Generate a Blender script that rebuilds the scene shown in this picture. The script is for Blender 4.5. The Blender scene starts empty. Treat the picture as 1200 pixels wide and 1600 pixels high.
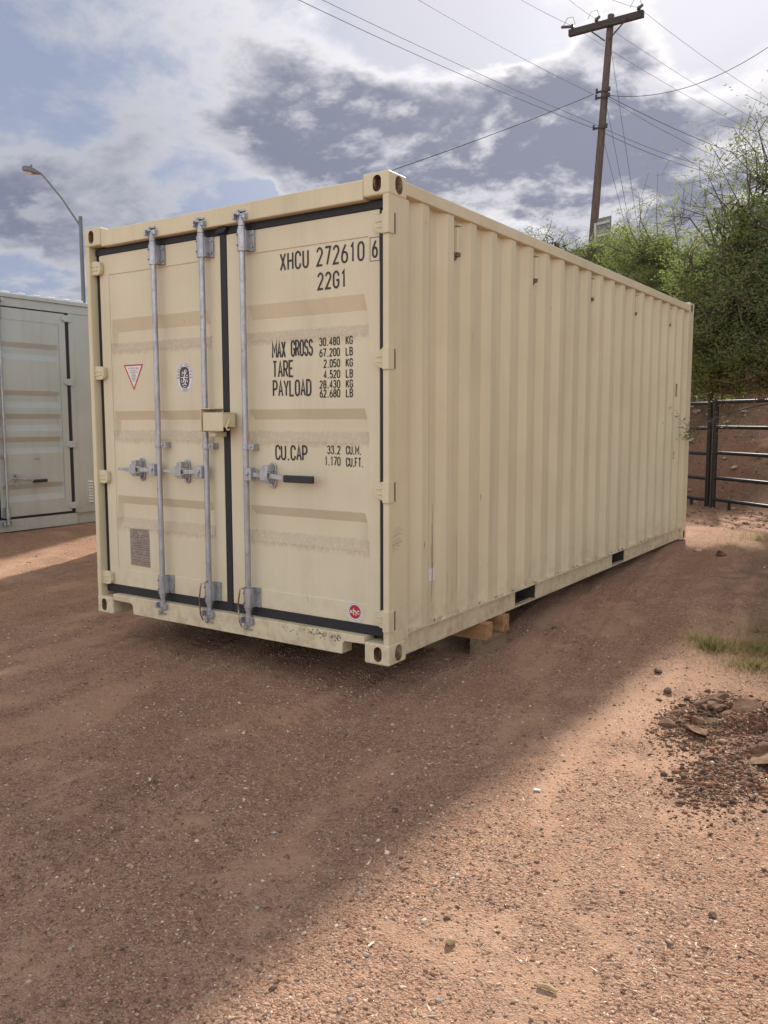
import bpy, bmesh, math, random
import numpy as np
from mathutils import Vector
R = math.radians
sc = bpy.context.scene
col = sc.collection
random.seed(7)
rng = np.random.default_rng(11)

# ------------------------------------------------------------------ camera, sky, sun, exposure
CAM = Vector((2.4675, -3.7134, 1.3207))
cd = bpy.data.cameras.new('camera'); cam = bpy.data.objects.new('camera', cd); col.objects.link(cam)
cam.location = CAM
cam.rotation_euler = (R(90 - 6.1204), R(0.06), R(33.9136))
cd.sensor_fit = 'VERTICAL'; cd.sensor_height = 36.0; cd.lens = 36.0 * 1325.58 / 1600.0
cd.clip_start = 0.05; cd.clip_end = 3000
sc.camera = cam
SUN = Vector((-0.355, 1.33, 1.0)).normalized()          # towards the sun
sun_el = math.asin(SUN.z); sun_az = math.atan2(SUN.x, SUN.y)
ld = bpy.data.lights.new('sun', 'SUN'); ld.energy = 2.0; ld.angle = R(3.0); ld.color = (1.0, 0.945, 0.87)
sun = bpy.data.objects.new('sun', ld); col.objects.link(sun)
sun.rotation_euler = (-SUN).to_track_quat('-Z', 'Y').to_euler(); sun.location = (0, 0, 30)
sc.view_settings.view_transform = 'Standard'; sc.view_settings.look = 'None'
sc.view_settings.gamma = 1.0; sc.view_settings.use_curve_mapping = False
sc.view_settings.exposure = 1.78
sc.render.engine = 'CYCLES'


class NT:
    """small helper for building node trees"""
    def __init__(s, tree):
        s.t = tree; s.n = tree.nodes; s.l = tree.links
    def node(s, typ, ins=None, **kw):
        nd = s.n.new(typ)
        for k, v in kw.items(): setattr(nd, k, v)
        for k, v in (ins or {}).items(): s.set(nd.inputs[k], v)
        return nd
    def set(s, inp, v):
        if isinstance(v, bpy.types.NodeSocket): s.l.new(v, inp)
        elif isinstance(v, bpy.types.Node): s.l.new(v.outputs[0], inp)
        else: inp.default_value = v
    def math(s, op, a, b=0.0, c=0.0, clamp=False):
        nd = s.n.new('ShaderNodeMath'); nd.operation = op; nd.use_clamp = clamp
        s.set(nd.inputs[0], a); s.set(nd.inputs[1], b); s.set(nd.inputs[2], c)
        return nd.outputs[0]
    def vmath(s, op, a, b=(0, 0, 0), scale=None):
        nd = s.n.new('ShaderNodeVectorMath'); nd.operation = op
        s.set(nd.inputs[0], a); s.set(nd.inputs[1], b)
        if scale is not None: s.set(nd.inputs['Scale'], scale)
        return nd.outputs['Value'] if op in ('DOT_PRODUCT', 'LENGTH') else nd.outputs[0]
    def ramp(s, v, lo, hi, a=0.0, b=1.0, smooth=True):
        nd = s.n.new('ShaderNodeMapRange')
        if smooth: nd.interpolation_type = 'SMOOTHSTEP'
        s.set(nd.inputs[0], v); s.set(nd.inputs[1], lo); s.set(nd.inputs[2], hi); s.set(nd.inputs[3], a); s.set(nd.inputs[4], b)
        return nd.outputs[0]
    def mix(s, f, a, b, mode='MIX'):
        nd = s.n.new('ShaderNodeMix'); nd.data_type = 'RGBA'; nd.blend_type = mode
        s.set(nd.inputs[0], f)
        for i, v in ((6, a), (7, b)):
            if isinstance(v, tuple) and len(v) == 3: v = (*v, 1)
            s.set(nd.inputs[i], v)
        return nd.outputs[2]
    def noise(s, vec, scale, detail=4.0, rough=0.55, dist=0.0, col=False):
        nd = s.n.new('ShaderNodeTexNoise')
        if vec is not None: s.set(nd.inputs['Vector'], vec)
        s.set(nd.inputs['Scale'], scale); nd.inputs['Detail'].default_value = detail
        nd.inputs['Roughness'].default_value = rough; nd.inputs['Distortion'].default_value = dist
        return nd.outputs['Color'] if col else nd.outputs['Fac']
    def comb(s, x, y, z):
        nd = s.n.new('ShaderNodeCombineXYZ')
        for i, v in enumerate((x, y, z)): s.set(nd.inputs[i], v)
        return nd.outputs[0]
    def sep(s, v):
        nd = s.n.new('ShaderNodeSeparateXYZ'); s.set(nd.inputs[0], v); return nd.outputs


def build_world():
    w = bpy.data.worlds.new('World'); sc.world = w; w.use_nodes = True
    t = NT(w.node_tree); t.n.clear()
    d = t.vmath('NORMALIZE', t.node('ShaderNodeTexCoord').outputs['Generated'])
    x, y, z = t.sep(d)
    sky = t.node('ShaderNodeTexSky', sky_type='NISHITA', sun_disc=False, sun_elevation=sun_el,
                 sun_rotation=sun_az, air_density=1.0, dust_density=1.6, ozone_density=1.6)
    zc = t.math('ADD', t.math('MAXIMUM', z, 0.0), 0.30)
    p = t.vmath('DIVIDE', d, t.comb(zc, zc, zc))
    px, py, pz = t.sep(p)
    p2 = t.comb(px, py, t.math('MULTIPLY', pz, 0.9))
    # the deck's large masses: broad soft banks, placed by bearing and elevation (degrees)
    az = t.math('MULTIPLY', t.math('ARCTAN2', x, y), 57.2958)
    el = t.math('MULTIPLY', t.math('ARCSINE', z), 57.2958)
    wv = t.noise(p2, 2.6, 5, 0.6, 0.3, col=True)
    wx, wy, _ = t.sep(wv)
    azw = t.math('ADD', az, t.math('MULTIPLY', t.math('SUBTRACT', wx, 0.5), 13.0))
    elw = t.math('ADD', el, t.math('MULTIPLY', t.math('SUBTRACT', wy, 0.5), 9.0))
    def bank(a, e, ra, re):
        u = t.math('DIVIDE', t.math('SUBTRACT', azw, a), ra); v = t.math('DIVIDE', t.math('SUBTRACT', elw, e), re)
        r2 = t.math('ADD', t.math('MULTIPLY', u, u), t.math('MULTIPLY', v, v))
        return t.ramp(r2, 0.15, 1.25, 1.0, 0.0)
    def add(*a):
        r = a[0]
        for b in a[1:]: r = t.math('ADD', r, b)
        return r
    def mul(a, b): return t.math('MULTIPLY', a, b)
    thick = add(mul(bank(-31, 17.6, 14.0, 5.4), 0.27), mul(bank(-20, 16.6, 10.0, 5.0), 0.23), mul(bank(-14, 11.0, 12.0, 4.5), 0.27),
                mul(bank(-22, 20.6, 8.0, 3.0), 0.10), mul(bank(-52, 12.0, 10.0, 3.6), 0.10), mul(bank(-30, 11.0, 14.0, 2.5), -0.06),
                mul(bank(-14.5, 22.4, 5.0, 2.4), -0.14), mul(bank(-26.0, 24.0, 5.0, 2.4), -0.14), mul(bank(-15, 16.3, 4.5, 1.6), -0.12),
                mul(bank(-44.5, 13.2, 3.0, 1.6), -0.20), mul(bank(-55, 18.8, 8.0, 3.2), -0.10),
                mul(bank(-57, 7.5, 6.0, 1.6), -0.14), mul(bank(-37, 24.6, 8.0, 2.6), -0.06))
    # cloud body and the same body sampled a little nearer the sun: the difference lights the edges
    n1 = t.noise(p2, 3.2, 10, 0.62, 0.15)
    off = t.vmath('SCALE', (SUN.x, SUN.y, SUN.z * 0.6), scale=0.075)
    n2 = t.noise(t.vmath('ADD', p2, off), 3.2, 8, 0.62, 0.15)
    def puffs(v):
        nd = t.node('ShaderNodeTexVoronoi', {'Vector': v, 'Scale': 6.0, 'Detail': 2.0, 'Roughness': 0.5}, feature='F1', voronoi_dimensions='2D')
        return mul(t.math('SUBTRACT', 0.52, nd.outputs['Distance']), 0.075)
    warp = t.vmath('ADD', p2, t.vmath('SCALE', wv, scale=0.10))
    n1 = add(n1, puffs(warp)); n2 = add(n2, puffs(t.vmath('ADD', warp, t.vmath('SCALE', off, scale=0.7))))
    D = add(n1, thick)
    veil = t.noise(p2, 0.9, 5, 0.6, 0.8)
    cover = t.ramp(D, 0.33, 0.53)
    body = t.ramp(D, 0.44, 0.70)
    lit = t.ramp(t.math('SUBTRACT', n1, n2), -0.02, 0.13)
    sd = t.vmath('DOT_PRODUCT', d, tuple(SUN))
    near = t.ramp(sd, 0.78, 0.985)
    back = t.ramp(sd, 0.75, -0.85)                   # clouds away from the sun are lit from the front
    bright = t.mix(near, (1.62, 1.65, 1.82), (3.3, 3.2, 3.25))
    bright = t.mix(back, bright, (6.0, 6.05, 6.3))
    dark = t.mix(near, (0.66, 0.72, 0.99), (0.88, 0.92, 1.17))
    dark = t.mix(back, dark, (4.6, 4.7, 5.1))
    f = t.math('MULTIPLY', body, t.math('SUBTRACT', 1.0, mul(lit, 0.62)))
    cloud = t.mix(f, bright, dark)
    blue = t.mix(t.ramp(veil, 0.36, 0.70, 0.50, 0.92), t.mix(1.0, sky.outputs[0], (0.19, 0.205, 0.225), 'MULTIPLY'), t.mix(near, (1.07, 1.18, 1.60), (2.3, 2.25, 2.45)))
    c = t.mix(cover, blue, cloud)
    # haze towards the horizon
    c = t.mix(t.ramp(el, 9.0, -1.0, 0.0, 0.5), c, t.mix(back, (1.22, 1.31, 1.70), (3.8, 3.8, 4.0)))
    bg = t.node('ShaderNodeBackground', {'Color': c, 'Strength': 0.10})
    out = t.node('ShaderNodeOutputWorld'); t.l.new(bg.outputs[0], out.inputs[0])
build_world()


# ------------------------------------------------------------------ materials
def material(name, fn):
    m = bpy.data.materials.new(name); m.use_nodes = True
    t = NT(m.node_tree); t.n.clear()
    out = t.node('ShaderNodeOutputMaterial')
    sh = fn(t)
    t.l.new(sh, out.inputs[0])
    return m
def principled(t, color, rough=0.5, metal=0.0, normal=None, spec=0.5):
    nd = t.node('ShaderNodeBsdfPrincipled')
    if isinstance(color, tuple) and len(color) == 3: color = (*color, 1)
    t.set(nd.inputs['Base Color'], color); t.set(nd.inputs['Roughness'], rough); t.set(nd.inputs['Metallic'], metal)
    t.set(nd.inputs['Specular IOR Level'], spec)
    if normal is not None: t.set(nd.inputs['Normal'], normal)
    return nd.outputs[0]
def bump(t, h, strength, dist):
    return t.node('ShaderNodeBump', {'Height': h, 'Strength': strength, 'Distance': dist}).outputs[0]
def gpos(t): return t.node('ShaderNodeNewGeometry').outputs['Position']
def scaled(t, v, s):
    return t.vmath('MULTIPLY', v, s)

def paint(name, ca, cb, bands=(), streak=0.16, dusty=0.55):
    def fn(t):
        p = gpos(t); x, y, z = t.sep(p)
        c = t.mix(t.ramp(t.noise(p, 1.7, 5), 0.35, 0.65), ca, cb)
        st = t.noise(scaled(t, p, (26, 26, 0.7)), 1.0, 5, 0.6)
        c = t.mix(t.ramp(st, 0.50, 0.78, 0.0, streak), c, tuple(v * 0.62 for v in ca))
        st2 = t.noise(scaled(t, p, (9, 9, 0.35)), 1.0, 4, 0.6)
        c = t.mix(t.ramp(st2, 0.52, 0.75, 0.0, streak * 1.1), c, (ca[0] * 1.06, ca[1] * 1.04, ca[2] * 1.02))
        # fine pitting and specks of grime
        sp = t.noise(p, 75, 3, 0.6)
        c = t.mix(t.ramp(sp, 0.70, 0.78, 0.0, 0.5), c, (0.20, 0.14, 0.09))
        blot = t.noise(p, 6.0, 7, 0.7)
        c = t.mix(t.ramp(blot, 0.58, 0.80, 0.0, 0.22), c, (0.40, 0.30, 0.20))
        # sparse rust pinholes with short runs, and long faint wash marks
        rs = t.noise(scaled(t, p, (34, 34, 9)), 1.0, 3, 0.5)
        c = t.mix(t.ramp(rs, 0.735, 0.79, 0.0, 0.75), c, (0.21, 0.10, 0.05))
        ws = t.noise(scaled(t, p, (4.0, 4.0, 0.25)), 1.0, 6, 0.65)
        c = t.mix(t.ramp(ws, 0.50, 0.72, 0.0, 0.26), c, tuple(v * 0.70 for v in cb))
        # red splash from the ground on the lowest edge
        sl = t.math('MULTIPLY', t.ramp(z, 0.45, 0.0), t.ramp(t.noise(p, 14, 6, 0.65), 0.38, 0.72))
        c = t.mix(t.math('MULTIPLY', sl, dusty), c, (0.34, 0.21, 0.14))
        if bands:
            tot = None
            for zh, zl, zs in bands:
                m = t.math('MULTIPLY', t.ramp(z, zh + 0.006, zh - 0.006), t.ramp(z, zs, zl + 0.01))
                nn = t.noise(scaled(t, p, (60, 60, 42)), 1.0, 6, 0.7)
                nl = t.noise(scaled(t, p, (5, 5, 9)), 1.0, 3, 0.5)
                thr = t.math('ADD', t.math('MULTIPLY', t.math('SUBTRACT', 1.0, m), 0.36), t.math('MULTIPLY', t.math('SUBTRACT', 0.5, nl), 0.25))
                m = t.math('MULTIPLY', t.math('MINIMUM', t.math('MULTIPLY', m, 3.0), 1.0), t.ramp(t.math('SUBTRACT', nn, thr), 0.14, 0.58))
                tot = m if tot is None else t.math('MAXIMUM', tot, m)
            c = t.mix(t.math('MULTIPLY', tot, 0.60), c, (0.395, 0.295, 0.20))
        h = t.math('ADD', t.math('MULTIPLY', t.noise(p, 2.2, 2), 1.0), t.math('MULTIPLY', t.noise(p, 130, 2), 0.02))
        rough = t.ramp(t.noise(p, 8, 4), 0.3, 0.7, 0.42, 0.62)
        return principled(t, c, rough, 0.0, bump(t, h, 0.8, 0.022), 0.4)
    return material(name, fn)

TAN_A, TAN_B = (0.650, 0.578, 0.388), (0.610, 0.538, 0.355)
G1 = (1.995, 1.912, 1.839, 1.790); G2 = (1.389, 1.330, 1.262, 1.205); G3 = (0.820, 0.764, 0.669, 0.609)
M = {}
M['tan'] = paint('tan_paint', TAN_A, TAN_B)
M['tan_door'] = paint('tan_door_paint', (0.660, 0.592, 0.420), (0.628, 0.560, 0.392), streak=0.07)
M['tan_panel'] = paint('tan_panel_paint', (0.660, 0.592, 0.420), (0.628, 0.560, 0.392),
                      [(g[2], g[3], g[3] - 0.055) for g in (G1, G2, G3)], streak=0.07)
M['grey_paint'] = paint('grey_green_paint', (0.455, 0.485, 0.470), (0.42, 0.45, 0.435), streak=0.06, dusty=0.2)
M['roof_grey'] = paint('pale_roof_paint', (0.62, 0.63, 0.60), (0.58, 0.59, 0.56), streak=0.0, dusty=0.0)
M['rubber'] = material('gasket_rubber', lambda t: principled(t, t.mix(t.ramp(t.noise(gpos(t), 40, 4), 0.5, 0.8, 0, 0.5), (0.020, 0.020, 0.023), (0.06, 0.05, 0.042)), 0.55, 0, None, 0.35))
def _zinc(t):
    p = gpos(t)
    c = t.mix(t.ramp(t.noise(scaled(t, p, (30, 30, 8)), 1, 5), 0.35, 0.7), (0.47, 0.485, 0.51), (0.33, 0.34, 0.36))
    c = t.mix(t.ramp(t.noise(p, 22, 5, 0.7), 0.56, 0.74, 0, 0.7), c, (0.20, 0.14, 0.10))
    return principled(t, c, t.ramp(t.noise(p, 45, 3), 0.3, 0.7, 0.34, 0.55), 0.75, bump(t, t.noise(p, 160, 3), 0.25, 0.002))
M['zinc'] = material('galvanised_steel', _zinc)
M['black_plastic'] = material('black_grip', lambda t: principled(t, (0.018, 0.018, 0.02), 0.45))
M['ink'] = material('black_marking_paint', lambda t: principled(t, t.mix(t.ramp(t.noise(gpos(t), 90, 4), 0.6, 0.8, 0, 0.5), (0.028, 0.025, 0.025), (0.12, 0.10, 0.08)), 0.6))
M['white_sticker'] = material('white_sticker', lambda t: principled(t, t.mix(t.noise(gpos(t), 30, 4), (0.74, 0.73, 0.71), (0.66, 0.64, 0.60)), 0.45))
M['red_sticker'] = material('red_sticker', lambda t: principled(t, (0.42, 0.025, 0.03), 0.45))
M['dark_sticker'] = material('charcoal_sticker', lambda t: principled(t, (0.06, 0.05, 0.055), 0.5))
M['plate'] = material('data_plate_metal', lambda t: principled(t, t.mix(t.ramp(t.noise(gpos(t), 24, 5), 0.4, 0.7), (0.27, 0.225, 0.195), (0.34, 0.285, 0.24)), 0.45, 0.2))
M['plate_ink'] = material('data_plate_print', lambda t: principled(t, (0.13, 0.105, 0.095), 0.6))
M['yellow_sticker'] = material('amber_sticker', lambda t: principled(t, (0.50, 0.27, 0.045), 0.5))
def _rust(t):
    p = gpos(t)
    c = t.mix(t.ramp(t.noise(p, 28, 6, 0.65), 0.35, 0.65), (0.10, 0.045, 0.025), (0.26, 0.15, 0.09))
    return principled(t, t.mix(t.ramp(t.noise(p, 13, 4), 0.5, 0.68), c, (0.48, 0.39, 0.28)), 0.8, 0, bump(t, t.noise(p, 60, 5), 0.5, 0.003))
M['rust'] = material('rusty_pocket', _rust)
M['chip'] = material('chipped_paint', lambda t: principled(t, t.mix(t.ramp(t.noise(gpos(t), 55, 4), 0.42, 0.6), (0.70, 0.62, 0.50), (0.20, 0.13, 0.08)), 0.7))
M['scuff'] = material('scuff_grime', lambda t: principled(t, t.mix(t.ramp(t.noise(gpos(t), 60, 4), 0.4, 0.65), (0.44, 0.36, 0.255), (0.57, 0.47, 0.33)), 0.7))
M['scratch'] = material('scratch_rust', lambda t: principled(t, t.mix(t.ramp(t.noise(gpos(t), 40, 4), 0.4, 0.62), (0.40, 0.33, 0.235), (0.22, 0.135, 0.085)), 0.8))
M['slot'] = material('hinge_shadow_gap', lambda t: principled(t, (0.15, 0.11, 0.08), 0.8))
M['under'] = material('underside_steel_and_pocket_shade', lambda t: principled(t, (0.05, 0.04, 0.033), 0.8))  # dark underside steel, also the painted shade of the fork pockets
def _wood(a, b, ax):
    def fn(t):
        p = gpos(t)
        s = {'x': (1.2, 26, 26), 'y': (26, 1.2, 26), 'z': (26, 26, 0.8)}[ax]
        n = t.noise(scaled(t, p, s), 1.0, 6, 0.6, 0.6)
        c = t.mix(t.ramp(n, 0.35, 0.68), a, b)
        c = t.mix(t.ramp(t.noise(p, 9, 5), 0.5, 0.75, 0, 0.5), c, tuple(v * 0.45 for v in a))
        return principled(t, c, 0.75, 0, bump(t, n, 0.5, 0.004))
    return fn
M['timber_new'] = material('fresh_timber', _wood((0.40, 0.225, 0.10), (0.24, 0.125, 0.052), 'x'))
M['timber_old'] = material('weathered_timber', _wood((0.25, 0.175, 0.11), (0.155, 0.10, 0.06), 'y'))
M['pole_wood'] = material('utility_pole_wood', _wood((0.115, 0.080, 0.060), (0.065, 0.044, 0.034), 'z'))
M['arm_wood'] = material('crossarm_wood', _wood((0.060, 0.052, 0.047), (0.035, 0.030, 0.028), 'x'))
M['lamp_grey'] = material('lamp_metal', lambda t: principled(t, t.mix(t.noise(gpos(t), 3, 3), (0.17, 0.18, 0.19), (0.12, 0.13, 0.14)), 0.5, 0.4))
M['lamp_glass'] = material('lamp_lens', lambda t: principled(t, (0.45, 0.45, 0.43), 0.3))
M['wire'] = material('wire_black', lambda t: principled(t, (0.03, 0.03, 0.033), 0.6))
M['porcelain'] = material('insulator', lambda t: principled(t, (0.10, 0.085, 0.08), 0.3))
M['sign_metal'] = material('sign_back_metal', lambda t: principled(t, t.mix(t.ramp(t.noise(gpos(t), 5, 5), 0.4, 0.65), (0.16, 0.165, 0.17), (0.23, 0.235, 0.24)), 0.5, 0.5))
M['sign_strip'] = material('sign_channel', lambda t: principled(t, (0.42, 0.41, 0.38), 0.5, 0.3))
M['fence_black'] = material('black_pipe_paint', lambda t: principled(t, t.mix(t.ramp(t.noise(gpos(t), 15, 5), 0.5, 0.75, 0, 0.7), (0.010, 0.010, 0.012), (0.04, 0.032, 0.027)), 0.5))
def _bark(t):
    p = gpos(t)
    n = t.noise(scaled(t, p, (22, 22, 6)), 1, 6, 0.6)
    return principled(t, t.mix(n, (0.13, 0.095, 0.065), (0.055, 0.042, 0.032)), 0.9, 0, bump(t, n, 0.8, 0.01))
M['bark'] = material('bark', _bark)
def leafmat(name, c1, c2, c3):
    def fn(t):
        v = t.node('ShaderNodeAttribute', attribute_name='tint').outputs['Fac']
        n = t.noise(gpos(t), 1.3, 3)
        c = t.mix(t.ramp(v, 0.0, 0.8), c1, c2)
        c = t.mix(t.math('MULTIPLY', t.ramp(v, 0.86, 0.95), 0.8), c, c3)
        c = t.mix(t.ramp(n, 0.40, 0.62, 0, 0.5), c, tuple(a * 0.7 + b * 0.3 for a, b in zip(c1, c2)))
        a = principled(t, c, 0.7, 0, None, 0.12)
        b = t.node('ShaderNodeBsdfTranslucent', {'Color': t.mix(1.0, c, (1.25, 1.3, 0.95), 'MULTIPLY')}).outputs[0]
        return t.node('ShaderNodeMixShader', {0: 0.5, 1: a, 2: b}).outputs[0]
    return material(name, fn)
M['leaf'] = leafmat('mesquite_leaf', (0.130, 0.165, 0.065), (0.220, 0.250, 0.105), (0.36, 0.31, 0.12))
M['leaf_dark'] = leafmat('dark_leaf', (0.100, 0.132, 0.056), (0.170, 0.200, 0.085), (0.26, 0.23, 0.11))
M['grass'] = leafmat('grass_blade', (0.19, 0.165, 0.080), (0.33, 0.265, 0.150), (0.44, 0.34, 0.21))
def _soil(t):
    p = gpos(t)
    at = t.node('ShaderNodeAttribute', attribute_name='soil')
    sandy, red, dark = t.sep(at.outputs['Vector'])
    n0 = t.noise(p, 0.55, 5, 0.6); n1 = t.noise(p, 3.2, 7, 0.65); n2 = t.noise(p, 38, 5, 0.7); n3 = t.noise(p, 170, 3, 0.7)
    def grains(sc, rnd):
        nd = t.node('ShaderNodeTexVoronoi', {'Vector': p, 'Scale': sc, 'Randomness': rnd})
        return nd.outputs['Distance'], t.sep(nd.outputs['Color'])[0]
    g1d, g1c = grains(95.0, 1.0); g2d, g2c = grains(210.0, 1.0)
    c = t.mix(t.ramp(n1, 0.34, 0.66), (0.365, 0.207, 0.132), (0.430, 0.257, 0.170))
    c = t.mix(t.ramp(n0, 0.40, 0.62, 0, 0.5), c, (0.420, 0.224, 0.130))
    c = t.mix(t.math('MULTIPLY', sandy, 0.55), c, t.mix(n1, (0.485, 0.290, 0.182), (0.535, 0.350, 0.235)))
    c = t.mix(red, c, t.mix(t.ramp(n2, 0.35, 0.65), (0.145, 0.050, 0.026), (0.225, 0.088, 0.046)))
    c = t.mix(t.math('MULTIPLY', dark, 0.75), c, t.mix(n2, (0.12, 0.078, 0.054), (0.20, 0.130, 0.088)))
    n4 = t.noise(p, 13, 6, 0.7)
    c = t.mix(t.ramp(n4, 0.50, 0.72, 0, 0.42), c, (0.20, 0.125, 0.085))
    c = t.mix(t.ramp(n4, 0.44, 0.28, 0, 0.30), c, (0.47, 0.325, 0.225))
    grit = t.math('SUBTRACT', 1.0, t.math('MULTIPLY', sandy, 0.72))
    # individual grains: every cell has its own tone
    c = t.mix(t.math('MULTIPLY', t.ramp(g1c, 0.60, 1.0, 0, 0.55), grit), c, (0.155, 0.098, 0.068))
    c = t.mix(t.math('MULTIPLY', t.ramp(g1c, 0.25, 0.0, 0, 0.45), grit), c, (0.50, 0.365, 0.265))
    c = t.mix(t.math('MULTIPLY', t.ramp(g2c, 0.70, 1.0, 0, 0.55), grit), c, (0.13, 0.085, 0.06))
    c = t.mix(t.math('MULTIPLY', t.ramp(g2c, 0.20, 0.0, 0, 0.45), grit), c, (0.56, 0.43, 0.32))
    c = t.mix(t.math('MULTIPLY', t.ramp(n2, 0.54, 0.74, 0, 0.6), grit), c, (0.14, 0.088, 0.060))
    gr = t.math('MULTIPLY', t.math('SUBTRACT', 1.0, g1d), t.math('MULTIPLY', grit, 0.9))
    h = t.math('ADD', t.math('ADD', t.math('MULTIPLY', n2, 1.0), t.math('MULTIPLY', n3, 0.4)), t.math('ADD', gr, t.math('MULTIPLY', t.math('SUBTRACT', 1.0, g2d), 0.4)))
    return principled(t, c, 0.95, 0, bump(t, h, 0.9, 0.011), 0.12)
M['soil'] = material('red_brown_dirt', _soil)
def _chips(t):
    at = t.node('ShaderNodeAttribute', attribute_name='tint'); c = at.outputs['Color']
    return principled(t, c, 0.9, 0, None, 0.2)
M['chips'] = material('gravel_and_chips', _chips)
def rockmat(name, a, b):
    def fn(t):
        p = gpos(t); n = t.noise(p, 30, 6, 0.65)
        return principled(t, t.mix(t.ramp(n, 0.35, 0.68), a, b), 0.92, 0, bump(t, n, 0.8, 0.008), 0.2)
    return material(name, fn)
M['clod'] = rockmat('dark_clod', (0.105, 0.058, 0.034), (0.185, 0.108, 0.068))
M['clod_pale'] = rockmat('pale_clod', (0.25, 0.148, 0.092), (0.16, 0.090, 0.055))
M['stone_pale'] = rockmat('pale_stone', (0.50, 0.44, 0.36), (0.36, 0.29, 0.22))
M['stone_ochre'] = rockmat('ochre_stone', (0.46, 0.35, 0.20), (0.35, 0.25, 0.14))
M['stone_dark'] = rockmat('dark_stone', (0.10, 0.06, 0.042), (0.16, 0.10, 0.07))
M['white_bit'] = rockmat('white_scrap', (0.78, 0.77, 0.75), (0.70, 0.68, 0.66))

# ------------------------------------------------------------------ object helpers
WL = {}
def link(name, data, parent=None, loc=(0, 0, 0)):
    o = bpy.data.objects.new(name, data); col.objects.link(o)
    loc = Vector(loc); WL[o] = loc
    if parent is not None:
        o.parent = parent; o.location = loc - WL[parent]
    else: o.location = loc
    return o
def thing(name, label, cat, loc=(0, 0, 0), group=None):
    o = link(name, None, None, loc); tag(o, label, cat, group); o.empty_display_size = 0.1
    return o
def tag(o, label, cat, group=None):
    o['label'] = label; o['category'] = cat
    if group: o['group'] = group
    return o


class MB:
    def __init__(s): s.v = []; s.f = []; s.mi = []
    def add(s, vs, fs, mi=0):
        b = len(s.v); s.v += [tuple(v) for v in vs]
        for f in fs: s.f.append(tuple(b + i for i in f)); s.mi.append(mi)
        return s
    def box(s, x0, x1, y0, y1, z0, z1, mi=0):
        vs = [(x0, y0, z0), (x1, y0, z0), (x1, y1, z0), (x0, y1, z0), (x0, y0, z1), (x1, y0, z1), (x1, y1, z1), (x0, y1, z1)]
        return s.add(vs, [(0, 3, 2, 1), (4, 5, 6, 7), (0, 1, 5, 4), (1, 2, 6, 5), (2, 3, 7, 6), (3, 0, 4, 7)], mi)
    def prism(s, poly, axis, a, b, mi=0):
        """poly: 2d loop in the two other axes (in xyz order)"""
        def P(u, v, w): return {'x': (w, u, v), 'y': (u, w, v), 'z': (u, v, w)}[axis]
        n = len(poly)
        vs = [P(u, v, a) for u, v in poly] + [P(u, v, b) for u, v in poly]
        fs = [tuple(range(n)), tuple(range(2 * n - 1, n - 1, -1))] + [(i, n + i, n + (i + 1) % n, (i + 1) % n) for i in range(n)]
        return s.add(vs, fs, mi)
    def path(s, pts, rad, n=8, cap=True, mi=0):
        pts = [Vector(p) for p in pts]
        if not isinstance(rad, (list, tuple)): rad = [rad] * len(pts)
        vs, fs = [], []
        prev = None
        for i, p in enumerate(pts):
            d = (pts[min(i + 1, len(pts) - 1)] - pts[max(i - 1, 0)]).normalized()
            if prev is None:
                a = d.cross(Vector((0, 0, 1)))
                if a.length < 1e-3: a = d.cross(Vector((1, 0, 0)))
            else: a = prev - d * prev.dot(d)
            a.normalize(); prev = a; b = d.cross(a)
            for k in range(n):
                th = 2 * math.pi * k / n
                vs.append(p + (a * math.cos(th) + b * math.sin(th)) * rad[i])
        for i in range(len(pts) - 1):
            for k in range(n):
                fs.append((i * n + k, i * n + (k + 1) % n, (i + 1) * n + (k + 1) % n, (i + 1) * n + k))
        if cap:
            fs.append(tuple(range(n - 1, -1, -1))); e = (len(pts) - 1) * n; fs.append(tuple(range(e, e + n)))
        return s.add(vs, fs, mi)
    def mesh(s, name, mats, bevel=0.0, smooth=False, seg=1):
        me = bpy.data.meshes.new(name); me.from_pydata(s.v, [], s.f)
        for m in (mats if isinstance(mats, (list, tuple)) else [mats]): me.materials.append(m)
        if any(s.mi): me.polygons.foreach_set('material_index', s.mi)
        bm = bmesh.new(); bm.from_mesh(me)
        bmesh.ops.recalc_face_normals(bm, faces=bm.faces)
        if bevel > 0:
            es = [e for e in bm.edges if len(e.link_faces) == 2 and e.calc_face_angle(0) > 0.4]
            bmesh.ops.bevel(bm, geom=es, offset=bevel, segments=seg, affect='EDGES', profile=0.5, clamp_overlap=True)
        bm.to_mesh(me); bm.free()
        if smooth:
            me.polygons.foreach_set('use_smooth', [True] * len(me.polygons))
            try: me.set_sharp_from_angle(angle=R(40))
            except Exception: pass
        me.update()
        return me
    def build(s, name, mats, parent=None, loc=(0, 0, 0), bevel=0.0, smooth=False, seg=1):
        return link(name, s.mesh(name, mats, bevel, smooth, seg), parent, loc)

# ------------------------------------------------------------------ numpy noise for the ground
_perm = np.random.default_rng(3).random((256, 256))
def vnoise(x, y):
    xi = np.floor(x).astype(int); yi = np.floor(y).astype(int); fx = x - xi; fy = y - yi
    fx = fx * fx * (3 - 2 * fx); fy = fy * fy * (3 - 2 * fy)
    g = lambda a, b: _perm[a & 255, b & 255]
    return (g(xi, yi) * (1 - fx) + g(xi + 1, yi) * fx) * (1 - fy) + (g(xi, yi + 1) * (1 - fx) + g(xi + 1, yi + 1) * fx) * fy
def fbm(x, y, o=4, r=0.5):
    s = 0; a = 1; tot = 0
    for i in range(o):
        s = s + a * vnoise(x + 17.3 * i, y + 9.1 * i); tot += a; a *= r; x = x * 2.03; y = y * 2.03
    return s / tot
def sst(a, b, v):
    t = np.clip((v - a) / (b - a), 0, 1); return t * t * (3 - 2 * t)
FP = np.array([-0.545, 9.48]); FD = np.array([0.80, -0.60])        # a point on the fence line and its direction
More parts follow.
